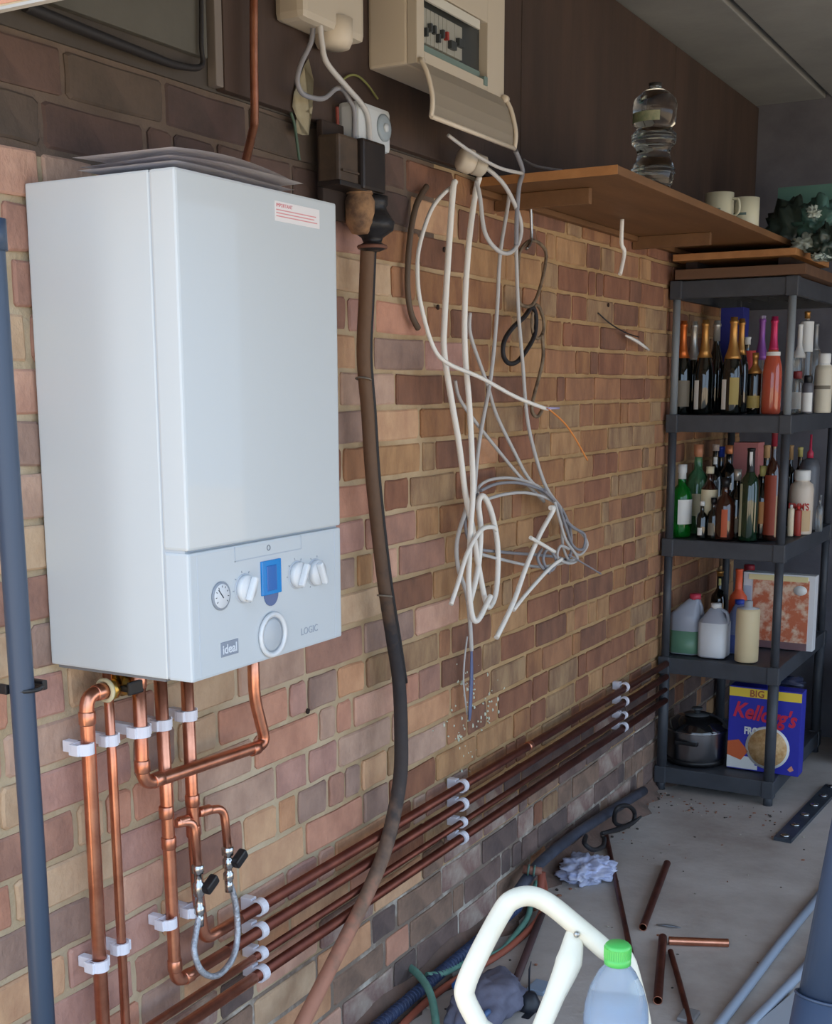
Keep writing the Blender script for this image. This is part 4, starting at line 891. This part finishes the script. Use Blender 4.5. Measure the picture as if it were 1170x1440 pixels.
# cereal box
t = thing('cereal_box', 'tall blue cereal box with yellow band and red script lettering', 'box', (.37, 3.06, T1))
cx0, cx1, cyb = .243, .497, 3.03
ctp = at(1021, 963, 1, cyb).z
b = bm_(); box(b, (cx0, cyb, T1), (cx1, cyb+.07, ctp), .0015); obj('carton', b, C('cereal_blue', (48, 52, 170), .45), t)
Hh = ctp-T1; fy = cyb-.0012
b = bm_(); box(b, (cx0, fy, ctp-.036), (cx1, cyb, ctp-.004)); obj('yellow_band', b, C('cereal_yellow', (240, 208, 70), .5), t)
text('BIG', .034, (cx0+.072, fy-.0006, ctp-.032), (1, 0, 0), (0, 0, 1), C('letter_brown', (170, 96, 60), .5), t, bold=.0008)
text("Kellogg's", .078, (cx0+.014, fy-.0006, ctp-.108), (1, -0, -.09), (.0, 0, 1), C('letter_crimson', (206, 44, 74), .5), t, shear=.35, bold=.0022, sx=.80)
text('FROSTIES', .036, (cx0+.058, fy-.0006, ctp-.170), (1, 0, 0), (0, 0, 1), LW_, t, bold=.0016, sx=.72)
bwl = Matrix.Translation((cx0+.143, fy, T1+.092)) @ Matrix.Rotation(PI/2, 4, 'X')
b = bm_(); lathe(b, [(.0002, 0), (.078, 0), (.078, .0008), (.0002, .0008)], bwl, 32); bw = obj('bowl_print', b, LW_, t)
b = bm_(); lathe(b, [(.0002, 0), (.069, 0), (.069, .0014), (.0002, .0014)], bwl, 32); obj('flakes_print', b, mat('flakes', (224, 190, 140), .5, rgb2=(190, 140, 84), scale=50), bw)
b = bm_(); box(b, (cx0, fy, T1+.004), (cx0+.10, cyb, T1+.05)); box(b, (cx0, fy+.0002, T1+.004), (cx0+.11, cyb, T1+.02)); obj('milk_print', b, LW_, t)
b = bm_(); prism(b, [(0, 0), (.05, -.015), (.075, .02), (.04, .06), (0, .05)], .0006, Matrix.Translation((cx0+.0005, fy-.0002, T1+.05)) @ Matrix.Rotation(PI/2, 4, 'X')); obj('orange_print', b, C('print_orange', (206, 100, 56), .5), t)
b = bm_(); prism(b, [(-.01, 0), (0, -.008), (.012, 0), (.004, .016)], .0006, Matrix.Translation((cx1-.028, fy-.0002, T1+.022)) @ Matrix.Rotation(PI/2, 4, 'X')); obj('small_print', b, C('print_peach', (222, 150, 120), .5), t)

# crumpled shapes
def blob(name, m, c, s, seed, label=None, cat=None, amp=.35, parent=None, sub=3, group=None, freq=1.0):
    rnd = random.Random(seed); b = bm_(); bmesh.ops.create_icosphere(b, subdivisions=sub, radius=1)
    from mathutils import noise
    for v in b.verts:
        n1 = noise.noise(v.co*1.7*freq+Vector((seed, 0, 0))); n2 = noise.noise(v.co*4.5*freq+Vector((0, seed, 0))); n3 = abs(noise.noise(v.co*6*freq+Vector((0, 0, seed))))
        k = 1+amp*n1+amp*.6*n2-amp*.5*n3
        q = v.co*k; q.z = max(q.z, -.75)
        v.co = Vector((c[0]+q.x*s[0], c[1]+q.y*s[1], c[2]+(q.z+.75)*s[2]))
    for f in b.faces: f.smooth = True
    return obj(name, b, m, parent, label, cat, group)
# things on the wall shelf
ZS = 1.9297
pg = at(948, 265, 2, ZS); pg = Vector((.30, at(944, 262, 2, ZS).y, ZS)); pg.x = at(946, 262, 1, pg.y).x
pg.x = min(pg.x, .33)
gz = at(952, 112, 1, pg.y).z-ZS; gr = 31*mpp(pg)
gb = thing('clear_bottle', 'clear ridged plastic drink bottle standing on the shelf edge', 'bottle', pg)
PET = mat('pet_clear', (235, 240, 240), .05, trans=1, ior=1.35)
Mg = Matrix.Translation(pg)
pf = [(.0002, 0), (.80, 0), (.88, .03), (.92, .10), (.97, .16), (.90, .22), (.76, .27), (.73, .33), (.80, .38), (.98, .42), (1.0, .47), (.95, .52), (.80, .55), (.80, .58), (.96, .60), (.98, .72), (1.0, .78), (.92, .84), (.62, .90), (.30, .94), (.26, .96)]
b = bm_(); lathe(b, [(r*gr if f else max(r*gr, .0002), f*gz) for r, f in pf], Mg, 24); obj('body', b, PET, gb)
for f in (.44, .47, .50, .17, .13):
    b = bm_(); torus(b, gr*.97, .0022, Matrix.Translation((pg.x, pg.y, ZS+f*gz)), 24, 6); obj('ridge', b, PET, gb)
b = bm_(); lathe(b, [(gr*.985, gz*.605), (gr*.99, gz*.70)], Mg, 20, -2.6, -1.0); obj('wrapper', b, mat('wrapper_green', (90, 110, 84), .5, rgb2=(150, 148, 120), scale=30), gb)
b = bm_(); lathe(b, [(gr*.28, 0), (gr*.30, gz*.03), (.0002, gz*.035)], Matrix.Translation((pg.x, pg.y, ZS+gz*.96)), 14, cap=False); obj('cap', b, C('cap_dark', (44, 44, 42), .5), gb)
MUG = mat('cream_china', (206, 204, 180), .35)
for (px, pt, yq, lb, hd) in ((1012, 272, 2.60, 'left one of two cream mugs on the shelf, its handle turned right', 1), (1048, 279, 2.72, 'right one of two cream mugs on the shelf, plain and taller', 0)):
    q = at(px, pt, 1, yq); q.x = min(q.x, .325); r_ = 20*mpp(q)
    t = thing('mug', lb, 'mug', (q.x, yq, ZS), 'cream mugs on the shelf')
    Mm = Matrix.Translation((q.x, yq, ZS)); h_ = q.z-ZS
    b = bm_(); lathe(b, [(.0002, 0), (r_*.92, 0), (r_, .006), (r_, h_), (r_-.003, h_), (r_-.004, .006), (.0002, .005)], Mm, 24, cap=False); obj('cup', b, MUG, t)
    if hd:
        b = bm_(); tube(b, [(q.x+r_-.002, yq-.005, ZS+h_*.8), (q.x+r_+.018, yq-.01, ZS+h_*.75), (q.x+r_+.02, yq-.01, ZS+h_*.4), (q.x+r_-.002, yq-.005, ZS+h_*.25)], .004, 8); obj('handle', b, MUG, t)
    b = bm_(); lathe(b, [(r_+.0006, h_*.42), (r_+.0006, h_*.5)], Mm, 12, -2.2, -1.2); obj('printed_line', b, C('print_teal', (88, 112, 110), .5), t)
# green carrier bags and box over the shelving
gx = at(1120, 330, 1, 3.2)
t, a, c = cardbox('storage_box', 'teal storage box standing over the shelving at the picture edge', 1094, 1185, 264, 3.28, 1.8865, .12, C('box_teal', (84, 124, 116), .5))
t = thing('carrier_bags', 'crumpled green and white carrier bags piled at the shelf end', 'bags', (at(1140, 360, 1, 3.15).x, 3.15, 1.887))
BG1 = mat('bag_dark', (52, 66, 60), .3); BG2 = mat('bag_white', (176, 188, 180), .3); BG3 = mat('bag_teal', (70, 104, 98), .3)
def bagat(px, py, y, w, h, m, sd): 
    q = at(px, py, 1, y); s = mpp(q); blob('bag', m, (q.x, y, q.z-h*s*.75), (w*s, .05, h*s), sd, parent=t, amp=.6, sub=4, freq=1.4)
bagat(1116, 330, 3.12, 42, 42, BG1, 3); bagat(1150, 318, 3.10, 30, 34, BG3, 5); bagat(1135, 345, 3.02, 20, 13, BG2, 9); bagat(1165, 345, 3.0, 24, 28, BG1, 12); bagat(1155, 362, 2.98, 12, 6, BG2, 14); bagat(1146, 300, 3.08, 12, 10, BG2, 18)
blob('carrier_bag', mat('bag_navy', (44, 50, 72), .25), (.40, 3.16, ctp-.006), (.075, .06, .02), 21, 'crumpled dark blue plastic bag on top of the cereal box', 'bag', amp=.5)
# stuff past the shelving
t = thing('storage_crate', 'dark grey plastic crate on the floor beyond the shelving', 'crate', (.78, 3.72, 0))
b = bm_(); x0, x1, y0, y1 = .56, 1.0, 3.55, 3.9
box(b, (x0, y0, 0), (x1, y0+.012, .42), .003); box(b, (x0, y1-.012, 0), (x1, y1, .42), .003); box(b, (x0, y0, 0), (x0+.012, y1, .42), .003); box(b, (x1-.012, y0, 0), (x1, y1, .42), .003); box(b, (x0, y0, 0), (x1, y1, .012))
obj('walls', b, mat('crate_grey', (84, 92, 108), .5), t)
for z in (.10, .2, .3, .40):
    b = bm_(); box(b, (x0-.006, y0-.006, z), (x1+.006, y0+.004, z+.015), .002); box(b, (x0-.006, y0, z), (x0+.004, y1, z+.015), .002); obj('rib', b, mat('crate_rib', (104, 112, 128), .5), t)
t = thing('dark_cabinet', 'dark upright cabinet standing against the back wall beyond the shelving', 'cabinet', (.8, 3.8, .0))
b = bm_(); box(b, (.585, 3.62+.3, .0), (1.3, 3.945, 1.72), .004); obj('carcass', b, mat('cabinet_dark', (50, 50, 58), .6), t)
b = bm_(); box(b, (.59, 3.912, .45), (.9, 3.9195, 1.70), .003); dr = obj('door', b, mat('cabinet_door', (66, 64, 72), .5), t)
b = bm_(); tube(b, [(.62, 3.912, 1.0), (.62, 3.895, 1.01), (.62, 3.895, 1.09), (.62, 3.912, 1.1)], .004, 6, 2); obj('handle', b, CHR, dr)

# ================================================================== FLOOR THINGS
def F(px, py, z=0): return at(px, py, 2, z)
def ftube(name, label, pts, r, m, cat, hollow=False, group=None, n=4, cl=1, seg=12):
    P = [F(x, y, r*cl) for x, y in pts]
    for p in P: p.x = max(p.x, r+.012)
    if hollow:
        t = thing(name, label, cat, (P[0]+P[-1])/2-Vector((0, 0, r)), group)
        b = bm_(); tube(b, P, r, seg, n, cap=False); d = (P[-1]-P[0]).normalized()
        tube(b, [P[0]+d*.0005, P[-1]-d*.0005], r*.86, seg, 1, cap=False); obj('tube', b, m, t)
        b = bm_(); 
        for q, s in ((P[0], 1), (P[-1], -1)): torus(b, r*.93, r*.08, AX(d, q), 14, 5)
        obj('cut_edge', b, COP, t)
        return t
    b = bm_(); tube(b, P, r, seg, n); return obj(name, b, m, label=label, cat=cat, group=group)
CPF = mat('copper_floor', (132, 78, 62), .4, metal=.8, rgb2=(100, 56, 46), scale=14)
G_ = 'cut copper tubes on the floor'
ftube('copper_offcut', 'long thin dark copper tube lying from the wall strap towards the green cap', [(853, 1175), (862, 1220), (885, 1330), (893, 1370)], .0075, CPF, 'tube', True, G_, 1)
ftube('copper_offcut', 'short thick copper tube lying alone in the middle of the floor', [(938, 1214), (904, 1304)], .011, CPF, 'tube', True, G_, 1)
ftube('copper_offcut', 'bright copper tube lying crosswise on the floor', [(941, 1323), (1024, 1326)], .011, COP, 'tube', True, G_, 1)
ftube('copper_offcut', 'thick dark copper tube pointing at the camera, left of the thin one', [(932, 1318), (925, 1407)], .011, CPF, 'tube', True, G_, 1)
ftube('copper_offcut', 'thin dark copper tube slanting down from the crosswise tube', [(943, 1338), (955, 1380), (971, 1440), (978, 1465)], .0075, CPF, 'tube', True, G_, 1)
ftube('steel_bar', 'flat dark red bar on the floor seen through the white frame', [(762, 1285), (722, 1388)], .010, mat('bar_dark', (78, 54, 54), .6), 'bar', n=1)
# skirting pipe & hoses
b = bm_(); P = [(.026, 1.55, .06), (.03, 2.0, .045), (.03, 2.5, .035), (.03, 2.92, .03)]
P = [at(728, 1255, 0, .05), at(757, 1216, 0, .05), at(800, 1180, 0, .045), at(850, 1146, 0, .04), at(905, 1112, 0, .035)]
for p in P: p.z = max(p.z, .02)
tube(b, P, .0165, 14, 4); obj('floor_pipe', b, mat('pipe_blueblack', (72, 76, 90), .5, rgb2=(56, 58, 68), scale=20), label='dark grey plastic pipe along the foot of the wall', cat='pipe')
rh = thing('ribbed_hose', 'blue ribbed hose lying along the foot of the wall', 'hose', F(560, 1410))
P = [F(722, 1272, .03), F(695, 1300, .03), F(660, 1328, .03), F(625, 1360, .03), (F(590, 1382, .03)), F(545, 1412, .03), F(500, 1450, .03), F(455, 1490, .03)]
for p in P: p.x = max(p.x, .045)
HB = mat('hose_blue', (66, 82, 118), .5, rgb2=(54, 62, 88), scale=16)
b = bm_(); tube(b, P, .0125, 10, 4); obj('core', b, HB, rh)
S = spline(P, 40); b = bm_()
acc = 0; last = S[0]
for i in range(1, len(S)-1):
    acc += (S[i]-S[i-1]).length
    if acc > .012: acc = 0; torus(b, .0135, .0022, AX(S[i+1]-S[i-1], S[i]), 10, 5)
obj('ribs', b, HB, rh, kind='stuff')
HG = mat('hose_green', (112, 160, 144), .45, rgb2=(92, 138, 124), scale=20); HO = mat('hose_orange', (166, 92, 72), .5)
def ground(pts, r, mn=.03): 
    P = [F(x, y, r+zz) for x, y, zz in pts]
    for p in P: p.x = max(p.x, mn)
    return P
b = bm_(); tube(b, ground([(755, 1240, .05), (748, 1262, .02), (742, 1290, 0), (722, 1318, 0), (700, 1340, 0), (660, 1350, 0.0), (625, 1368, .02), (600, 1372, .03)], .010), .0085, 10, 6); obj('garden_hose', b, HG, label='green hose lying behind the white frame beside the wall', cat='hose', group='green hoses')
b = bm_(); tube(b, [F(556, 1356, .05), F(575, 1360, .06), F(592, 1375, .06), F(606, 1400, .05), F(613, 1440, .03), F(612, 1480, .012), F(600, 1540, .012)], .0095, 10, 6); obj('garden_hose', b, HG, label='arched pale green hose end at the bottom left of the white frame', cat='hose', group='green hoses')
b = bm_(); tube(b, ground([(763, 1232, .04), (766, 1258, .02), (757, 1292, 0), (725, 1325, 0), (690, 1350, 0), (650, 1372, 0), (610, 1400, 0), (575, 1432, 0), (540, 1470, 0)], .009), .009, 10, 6); obj('orange_hose', b, HO, label='terracotta coloured hose winding from the tap end along the floor', cat='hose')
# tap connector where the hoses start
t = thing('pipe_connector', 'rusty pipe fitting with green bands where the hoses meet the grey pipe', 'fitting', F(750, 1232, 0))
p0 = at(735, 1222, 0, .04); p1_ = at(762, 1226, 0, .09)
b = bm_(); tube(b, [p0, p1_], .012, 10, 1); obj('elbow', b, mat('rust_pink', (150, 104, 88), .7, rgb2=(110, 74, 62), scale=30, bump=.5), t)
b = bm_(); tube(b, [p1_, Vector((p1_.x+.004, p1_.y-.02, .03))], .011, 10, 1); obj('down_leg', b, mat('rust_red', (140, 74, 58), .7), t)
b = bm_(); torus(b, .014, .003, AX(p1_-p0, p0*.4+p1_*.6), 12, 5); torus(b, .014, .003, AX(p1_-p0, p0*.7+p1_*.3), 12, 5); obj('green_band', b, mat('band_green', (90, 120, 110), .5), t)
# cloth
clc = F(818, 1232)
blob('rag', mat('rag_blue', (170, 178, 214), .85, rgb2=(206, 208, 226), scale=30), (max(clc.x+.01, .105), clc.y, 0), (.080, .10, .034), 31, 'crumpled pale blue cloth lying by the wall', 'cloth', amp=.34, sub=5, freq=1.7)
# black straps
t = thing('black_strap', 'black plastic strap in two loops over the grey floor pipe', 'strap', F(860, 1170))
b = bm_(); tube(b, [at(864, 1150, 0, .08), at(868, 1136, 0, .09), at(882, 1133, 0, .1), at(892, 1142, 0, .1), at(890, 1156, 0, .1), at(876, 1162, 0, .09), at(866, 1158, 0, .08)], 0.0075, 6, 5, True); obj('upper_loop', b, BLK, t)
b = bm_(); tube(b, [at(846, 1172, 0, .09), at(870, 1166, 0, .1), at(888, 1158, 0, .11), at(902, 1148, 0, .13)], [.006, .009, .008, .003], 6, 5); obj('band', b, BLK, t)
b = bm_(); tube(b, [at(824, 1176, 0, .07), at(822, 1186, 0, .09), at(834, 1195, 0, .11), at(848, 1190, 0, .11), at(850, 1178, 0, .1)], 0.0075, 6, 5); obj('lower_loop', b, BLK, t)
# metal rail on the floor
t = thing('floor_rail', 'dark flat metal strip with shiny studs lying on the floor at the right', 'rail', F(1130, 1150))
p0 = F(1100, 1184); p1_ = F(1172, 1108); d = (p1_-p0).normalized(); n_ = Vector((-d.y, d.x, 0))*.028
b = bm_(); va_ = [b.verts.new(v) for v in (p0-n_, p0+n_, p1_+n_, p1_-n_)]; f = b.faces.new(va_); r = bmesh.ops.extrude_face_region(b, geom=[f]); bmesh.ops.translate(b, vec=(0, 0, .012), verts=[v for v in r['geom'] if isinstance(v, bmesh.types.BMVert)]); obj('strip', b, mat('rail_dark', (62, 70, 80), .4, metal=.5, rgb2=(80, 88, 98), scale=20), t)
for k in range(6):
    q = p0+d*(.03+.12*k); b = bm_(); lathe(b, [(.0002, 0), (.017, 0), (.014, .005), (.0002, .008)], Matrix.Translation((q.x, q.y, .012)), 10); obj('stud', b, CHR, t)
# grey conduits at the right
CDU = mat('conduit_grey', (150, 160, 176), .45)
ftube('conduit', 'long pale grey conduit on the floor at right, left one of the pair', [(1180, 1225), (1095, 1330), (1012, 1440), (985, 1475)], .012, CDU, 'conduit', n=1, group='grey conduits')
ftube('conduit', 'long pale grey conduit on the floor at right, next to the dark pole', [(1190, 1298), (1110, 1385), (1048, 1450), (1030, 1470)], .012, CDU, 'conduit', n=1, group='grey conduits')
b = bm_(); q = [F(1120, 1400), F(1062, 1450), F(1065, 1520), F(1130, 1500), F(1190, 1420)]
va_ = [b.verts.new(v+Vector((0, 0, .001))) for v in q]; f = b.faces.new(va_); r = bmesh.ops.extrude_face_region(b, geom=[f]); bmesh.ops.translate(b, vec=(0, 0, .016), verts=[v for v in r['geom'] if isinstance(v, bmesh.types.BMVert)])
obj('pale_board', b, mat('pale_board', (166, 172, 182), .5), label='pale board lying on the floor behind the dark pole', cat='board')
# dark leaning pole
t = thing('dark_pole', 'slate blue metal pole leaning at the right edge, with a collar', 'pole', (0, 0, 0))
A_ = dep(1148, 1440, 1.62); B_ = dep(1196, 1190, 1.62); d = (B_-A_).normalized(); foot = A_-d*((A_.z)/d.z); top = A_+d*(.80/ d.z*1.0)
t.location = foot
PL = mat('pole_slate', (60, 74, 98), .4, coat=.2)
sl = dep(1140, 1400, 1.62); sl = A_+d*((sl-A_).dot(d))
b = bm_(); tube(b, [foot, sl], .033, 20, 1); obj('lower_tube', b, PL, t)
b = bm_(); tube(b, [sl, top], .029, 20, 1); obj('upper_tube', b, PL, t)
b = bm_(); torus(b, .0325, .002, AX(d, sl), 24, 6); obj('collar', b, PL, t)
# drill and grey bag
bg_ = F(690, 1425)
gp = thing('tool_bag', 'grey fabric tool bag lying inside the white frame', 'bag', (F(690, 1430).x, F(690, 1430).y, 0))
q = F(686, 1418); blob('sack', mat('bag_grey', (118, 118, 136), .8, rgb2=(96, 96, 114), scale=18), (q.x+.01, q.y-.03, 0), (.075, .13, .05), 41, parent=gp, amp=.25, sub=4)
b = bm_(); q2 = F(674, 1432, .05); tube(b, [q2+Vector((0, .03, 0)), q2+Vector((.02, .0, .02)), q2+Vector((0, -.03, 0)), q2+Vector((-.02, 0, .01))], .007, 8, 4, True); obj('buckle', b, mat('buckle_blue', (72, 98, 140), .4), gp)
b = bm_(); q3 = F(643, 1378, .03); blob('blue_clip', mat('blue_cap', (60, 120, 200), .4), (q3.x, q3.y, 0), (.013, .016, .018), 44, 'small bright blue plastic cap beside the white frame', 'cap', amp=.3, sub=2)
b.free()
dr_ = F(742, 1402); 
dt = thing('cordless_drill', 'cordless drill standing nose up behind the white frame', 'drill', (dr_.x, dr_.y, 0))
top_ = at(744, 1392, 1, dr_.y); top_ = dep(744, 1394, (dr_-CAM).dot(fw)-.06)
Md = Matrix.Translation((top_.x, top_.y, top_.z))
b = bm_(); lathe(b, [(.0002, .0), (.006, -.002), (.017, -.006), (.029, -.03), (.030, -.05), (.0002, -.051)], Md, 16); obj('chuck', b, mat('drill_black', (34, 36, 44), .4), dt)
b = bm_(); tube(b, [top_, top_+Vector((0, 0, .055)), top_+Vector((.003, .003, .075))], [.002, .0024, .001], 6, 1); obj('drill_bit', b, mat('drill_black', (34, 36, 44), .4), dt)
b = bm_(); lathe(b, [(.031, -.05), (.035, -.052), (.040, -.09), (.040, -.13), (.03, -.15)], Md, 14); obj('motor_housing', b, mat('drill_grey', (96, 100, 96), .5), dt)
b = bm_(); lathe(b, [(.0315, -.050), (.036, -.052), (.036, -.057), (.033, -.058)], Md, 16); obj('ring', b, mat('drill_ring', (150, 150, 150), .4), dt)
b = bm_(); box(b, (top_.x-.004, top_.y-.06, 0.001), (top_.x+.03, top_.y+.02, top_.z-.10), .01); obj('handle', b, mat('drill_black', (34, 36, 44), .4), dt)
b = bm_(); q = F(760, 1392); box(b, (q.x-.025, q.y-.03, .0), (q.x+.02, q.y+.03, .012), .003); obj('sachet', b, mat('sachet_blue', (140, 156, 176), .3), label='small pale blue packet on the floor behind the drill', cat='packet')
# small bits on the floor
t = thing('floor_scrap', 'small grey metal scrap on the floor above the crosswise copper tube', 'scrap', F(938, 1303))
b = bm_(); q = F(938, 1303, .003); tube(b, [q-Vector((.03, 0, 0)), q+Vector((0, .005, .002)), q+Vector((.035, .012, 0))], [.002, .008, .002], 6, 3, flat=.3); obj('foil', b, mat('scrap', (140, 146, 154), .3, metal=.6), t)
b = bm_(); q = F(968, 1432, .0); box(b, (q.x-.02, q.y-.03, 0.0), (q.x+.02, q.y+.03, .012), .004); obj('clear_pack', b, mat('pack_clear', (150, 146, 146), .2, trans=.3), label='small clear packet on the floor at the bottom, under the thin tube', cat='packet')
b = bm_(); rd = random.Random(5)
for i in range(420):
    if i < 190: y = rd.uniform(.3, 2.9); x = abs(rd.gauss(0, .05))+.01
    elif i < 260: x = rd.uniform(.06, .5); y = rd.uniform(2.72, 2.9)
    else: x = rd.uniform(.05, 1.4); y = rd.uniform(.8, 2.9)
    s = rd.uniform(.0015, .005) if i > 190 else rd.uniform(.002, .007)
    M = Matrix.Translation((x, y, s*.4)) @ Matrix.Rotation(rd.uniform(0, 6), 4, 'Z') @ Matrix.Diagonal((s*rd.uniform(.7, 2), s, s*.6, 1))
    n0 = len(b.faces); bmesh.ops.create_icosphere(b, subdivisions=1, radius=1, matrix=M); b.faces.ensure_lookup_table(); mi = rd.randrange(3)
    for f in b.faces[n0:]: f.material_index = mi
obj('floor_debris', b, [mat('grit_dark', (74, 66, 60), .9), mat('grit_pale', (170, 162, 150), .9), mat('grit_brick', (140, 96, 76), .9)], label='grit, mortar crumbs and brick chips scattered over the concrete floor', cat='debris', kind='stuff')
# mortar fillet along the foot of the wall
b = bm_(); n = 90; rows = []
for i in range(n+1):
    y = WL+(YB-WL)*i/n; wv = .035+.012*math.sin(i*1.7)+.01*math.sin(i*.6+1)
    rows.append([b.verts.new((0, y, .045+.01*math.sin(i*.9))), b.verts.new((wv*.5, y, .018)), b.verts.new((wv*1.6, y, .0)), b.verts.new((0, y, -.01))])
for i in range(n):
    for j in range(3): b.faces.new((rows[i][j], rows[i][j+1], rows[i+1][j+1], rows[i+1][j])).smooth = True
obj('trim_1', b, mat('mortar_fillet', (128, 100, 88), .95, rgb2=(100, 84, 76), scale=8, bump=1, bscale=50), kind='structure')

# ================================================================== WHITE FRAME AND WATER BOTTLE (near)
FW = mat('frame_white', (224, 220, 204), .4, coat=.2, rgb2=(206, 198, 176), scale=6, lo=.5, hi=.8)
sf = thing('step_frame', 'white bent tube frame of a folding step in the foreground', 'step frame', (0, 0, 0))
D0 = 1.50
loop = [(700, 1500, 1.50), (672, 1440, 1.50), (655, 1405, 1.50), (655, 1385, 1.50), (672, 1345, 1.51), (704, 1285, 1.53), (720, 1266, 1.535), (745, 1260, 1.54), (772, 1271, 1.54), (812, 1303, 1.53), (850, 1335, 1.52), (885, 1368, 1.51)]
P = [dep(*q) for q in loop]
# legs carry on down to the floor, outside the frame
pA = P[0]; pB = P[-1]
legA = Vector((pA.x-.02, pA.y+.04, 0.0)); legB = Vector((pB.x+.02, pB.y-.02, 0.0))
b = bm_(); tube(b, [legA, (legA+pA)/2+Vector((0, 0, .05))]+P+[Vector((pB.x+.03, pB.y-.012, pB.z-.18)), legB], .0125, 16, 8); obj('bent_tube', b, FW, sf)
q0 = dep(808, 1310, 1.53); q1 = dep(800, 1352, 1.515); q2 = dep(780, 1400, 1.50); q3 = dep(760, 1448, 1.485); q4 = q3+(q3-q2)*1.0; q5 = Vector((q4.x-.02, q4.y-.02, q4.z*.5)); q6 = Vector((q4.x-.03, q4.y-.03, 0))
b = bm_(); tube(b, [q0, q1, q2, q3, q4], [.010, .0165, .0125, .0115, .0115], 14, 6, flat=.75); obj('strut', b, FW, sf)
b = bm_(); tube(b, [q4, q5, q6], .0105, 12, 1); obj('strut_leg', b, FW, sf)
b = bm_(); lathe(b, [(.0002, 0), (.004, 0), (.003, .002), (.0002, .003)], AX(CAM-dep(811, 1315, 1.515), dep(811, 1314, 1.515)), 10); obj('rivet', b, mat('rivet', (180, 180, 176), .3, metal=.8), sf)
# water bottle on the step
Db = 1.46; cap_t = dep(869, 1327, Db)
bx, by = cap_t.x, cap_t.y; zt = cap_t.z; hb = .34; zb = zt-hb
b = bm_(); box(b, (bx-.14, by-.12, zb-.03), (bx+.16, by+.09, zb-.001), .006); obj('tread', b, FW, sf)
for u, v in ((-.12, -.1), (.14, -.1), (.14, .07)):
    b = bm_(); tube(b, [(bx+u, by+v, zb-.03), (bx+u*1.15, by+v*1.15, 0)], .011, 10, 1); obj('leg', b, FW, sf)
sf.location = (0, 0, 0)
wb = thing('water_bottle', 'clear plastic water bottle with bright green cap in the foreground', 'bottle', (bx, by, zb))
Mb = Matrix.Translation((bx, by, zt)); s = mpp(cap_t)
rc_ = 18.5*s; RB = 46*s
b = bm_(); pr = [(.0002, -hb), (RB*.8, -hb), (RB*.96, -hb+.012), (RB, -hb+.04), (RB*.97, -hb*.55), (RB, -hb*.5), (RB, -.092), (RB*.96, -.075), (RB*.82, -.055), (RB*.58, -.036), (rc_*.98, -.027), (rc_*.86, -.022), (rc_*.86, -.004)]
lathe(b, pr, Mb, 32, cap=False); obj('body', b, mat('pet_bottle', (214, 228, 244), .12, trans=.72, ior=1.2), wb)
b = bm_(); zl = -.062
pl = [(.0002, -hb+.003), (RB*.78, -hb+.003), (RB*.94, -hb+.014), (RB*.975, -hb+.04), (RB*.945, -hb*.55), (RB*.975, -hb*.5), (RB*.975, -.092), (RB*.93, -.078), (.0002, -.078)]
lathe(b, pl, Mb, 32, cap=False); obj('water', b, mat('water', (160, 192, 222), .1, trans=.45, ior=1.33), wb)
GC = mat('cap_green', (84, 190, 92), .35, coat=.3)
b = bm_(); lathe(b, [(.0002, 0), (rc_*.85, 0), (rc_*.97, -.002), (rc_, -.004), (rc_, -.017), (rc_*1.03, -.0175), (rc_*1.03, -.024), (rc_*.95, -.0245)], Mb, 32, cap=False); cpn = obj('cap', b, GC, wb)
b = bm_()
for k in range(36):
    a = 2*PI*k/36; box(b, (bx+rc_*math.cos(a)-.0006, by+rc_*math.sin(a)-.0006, zt-.016), (bx+rc_*math.cos(a)+.0006, by+rc_*math.sin(a)+.0006, zt-.004))
obj('grip_ribs', b, GC, cpn, kind='stuff')
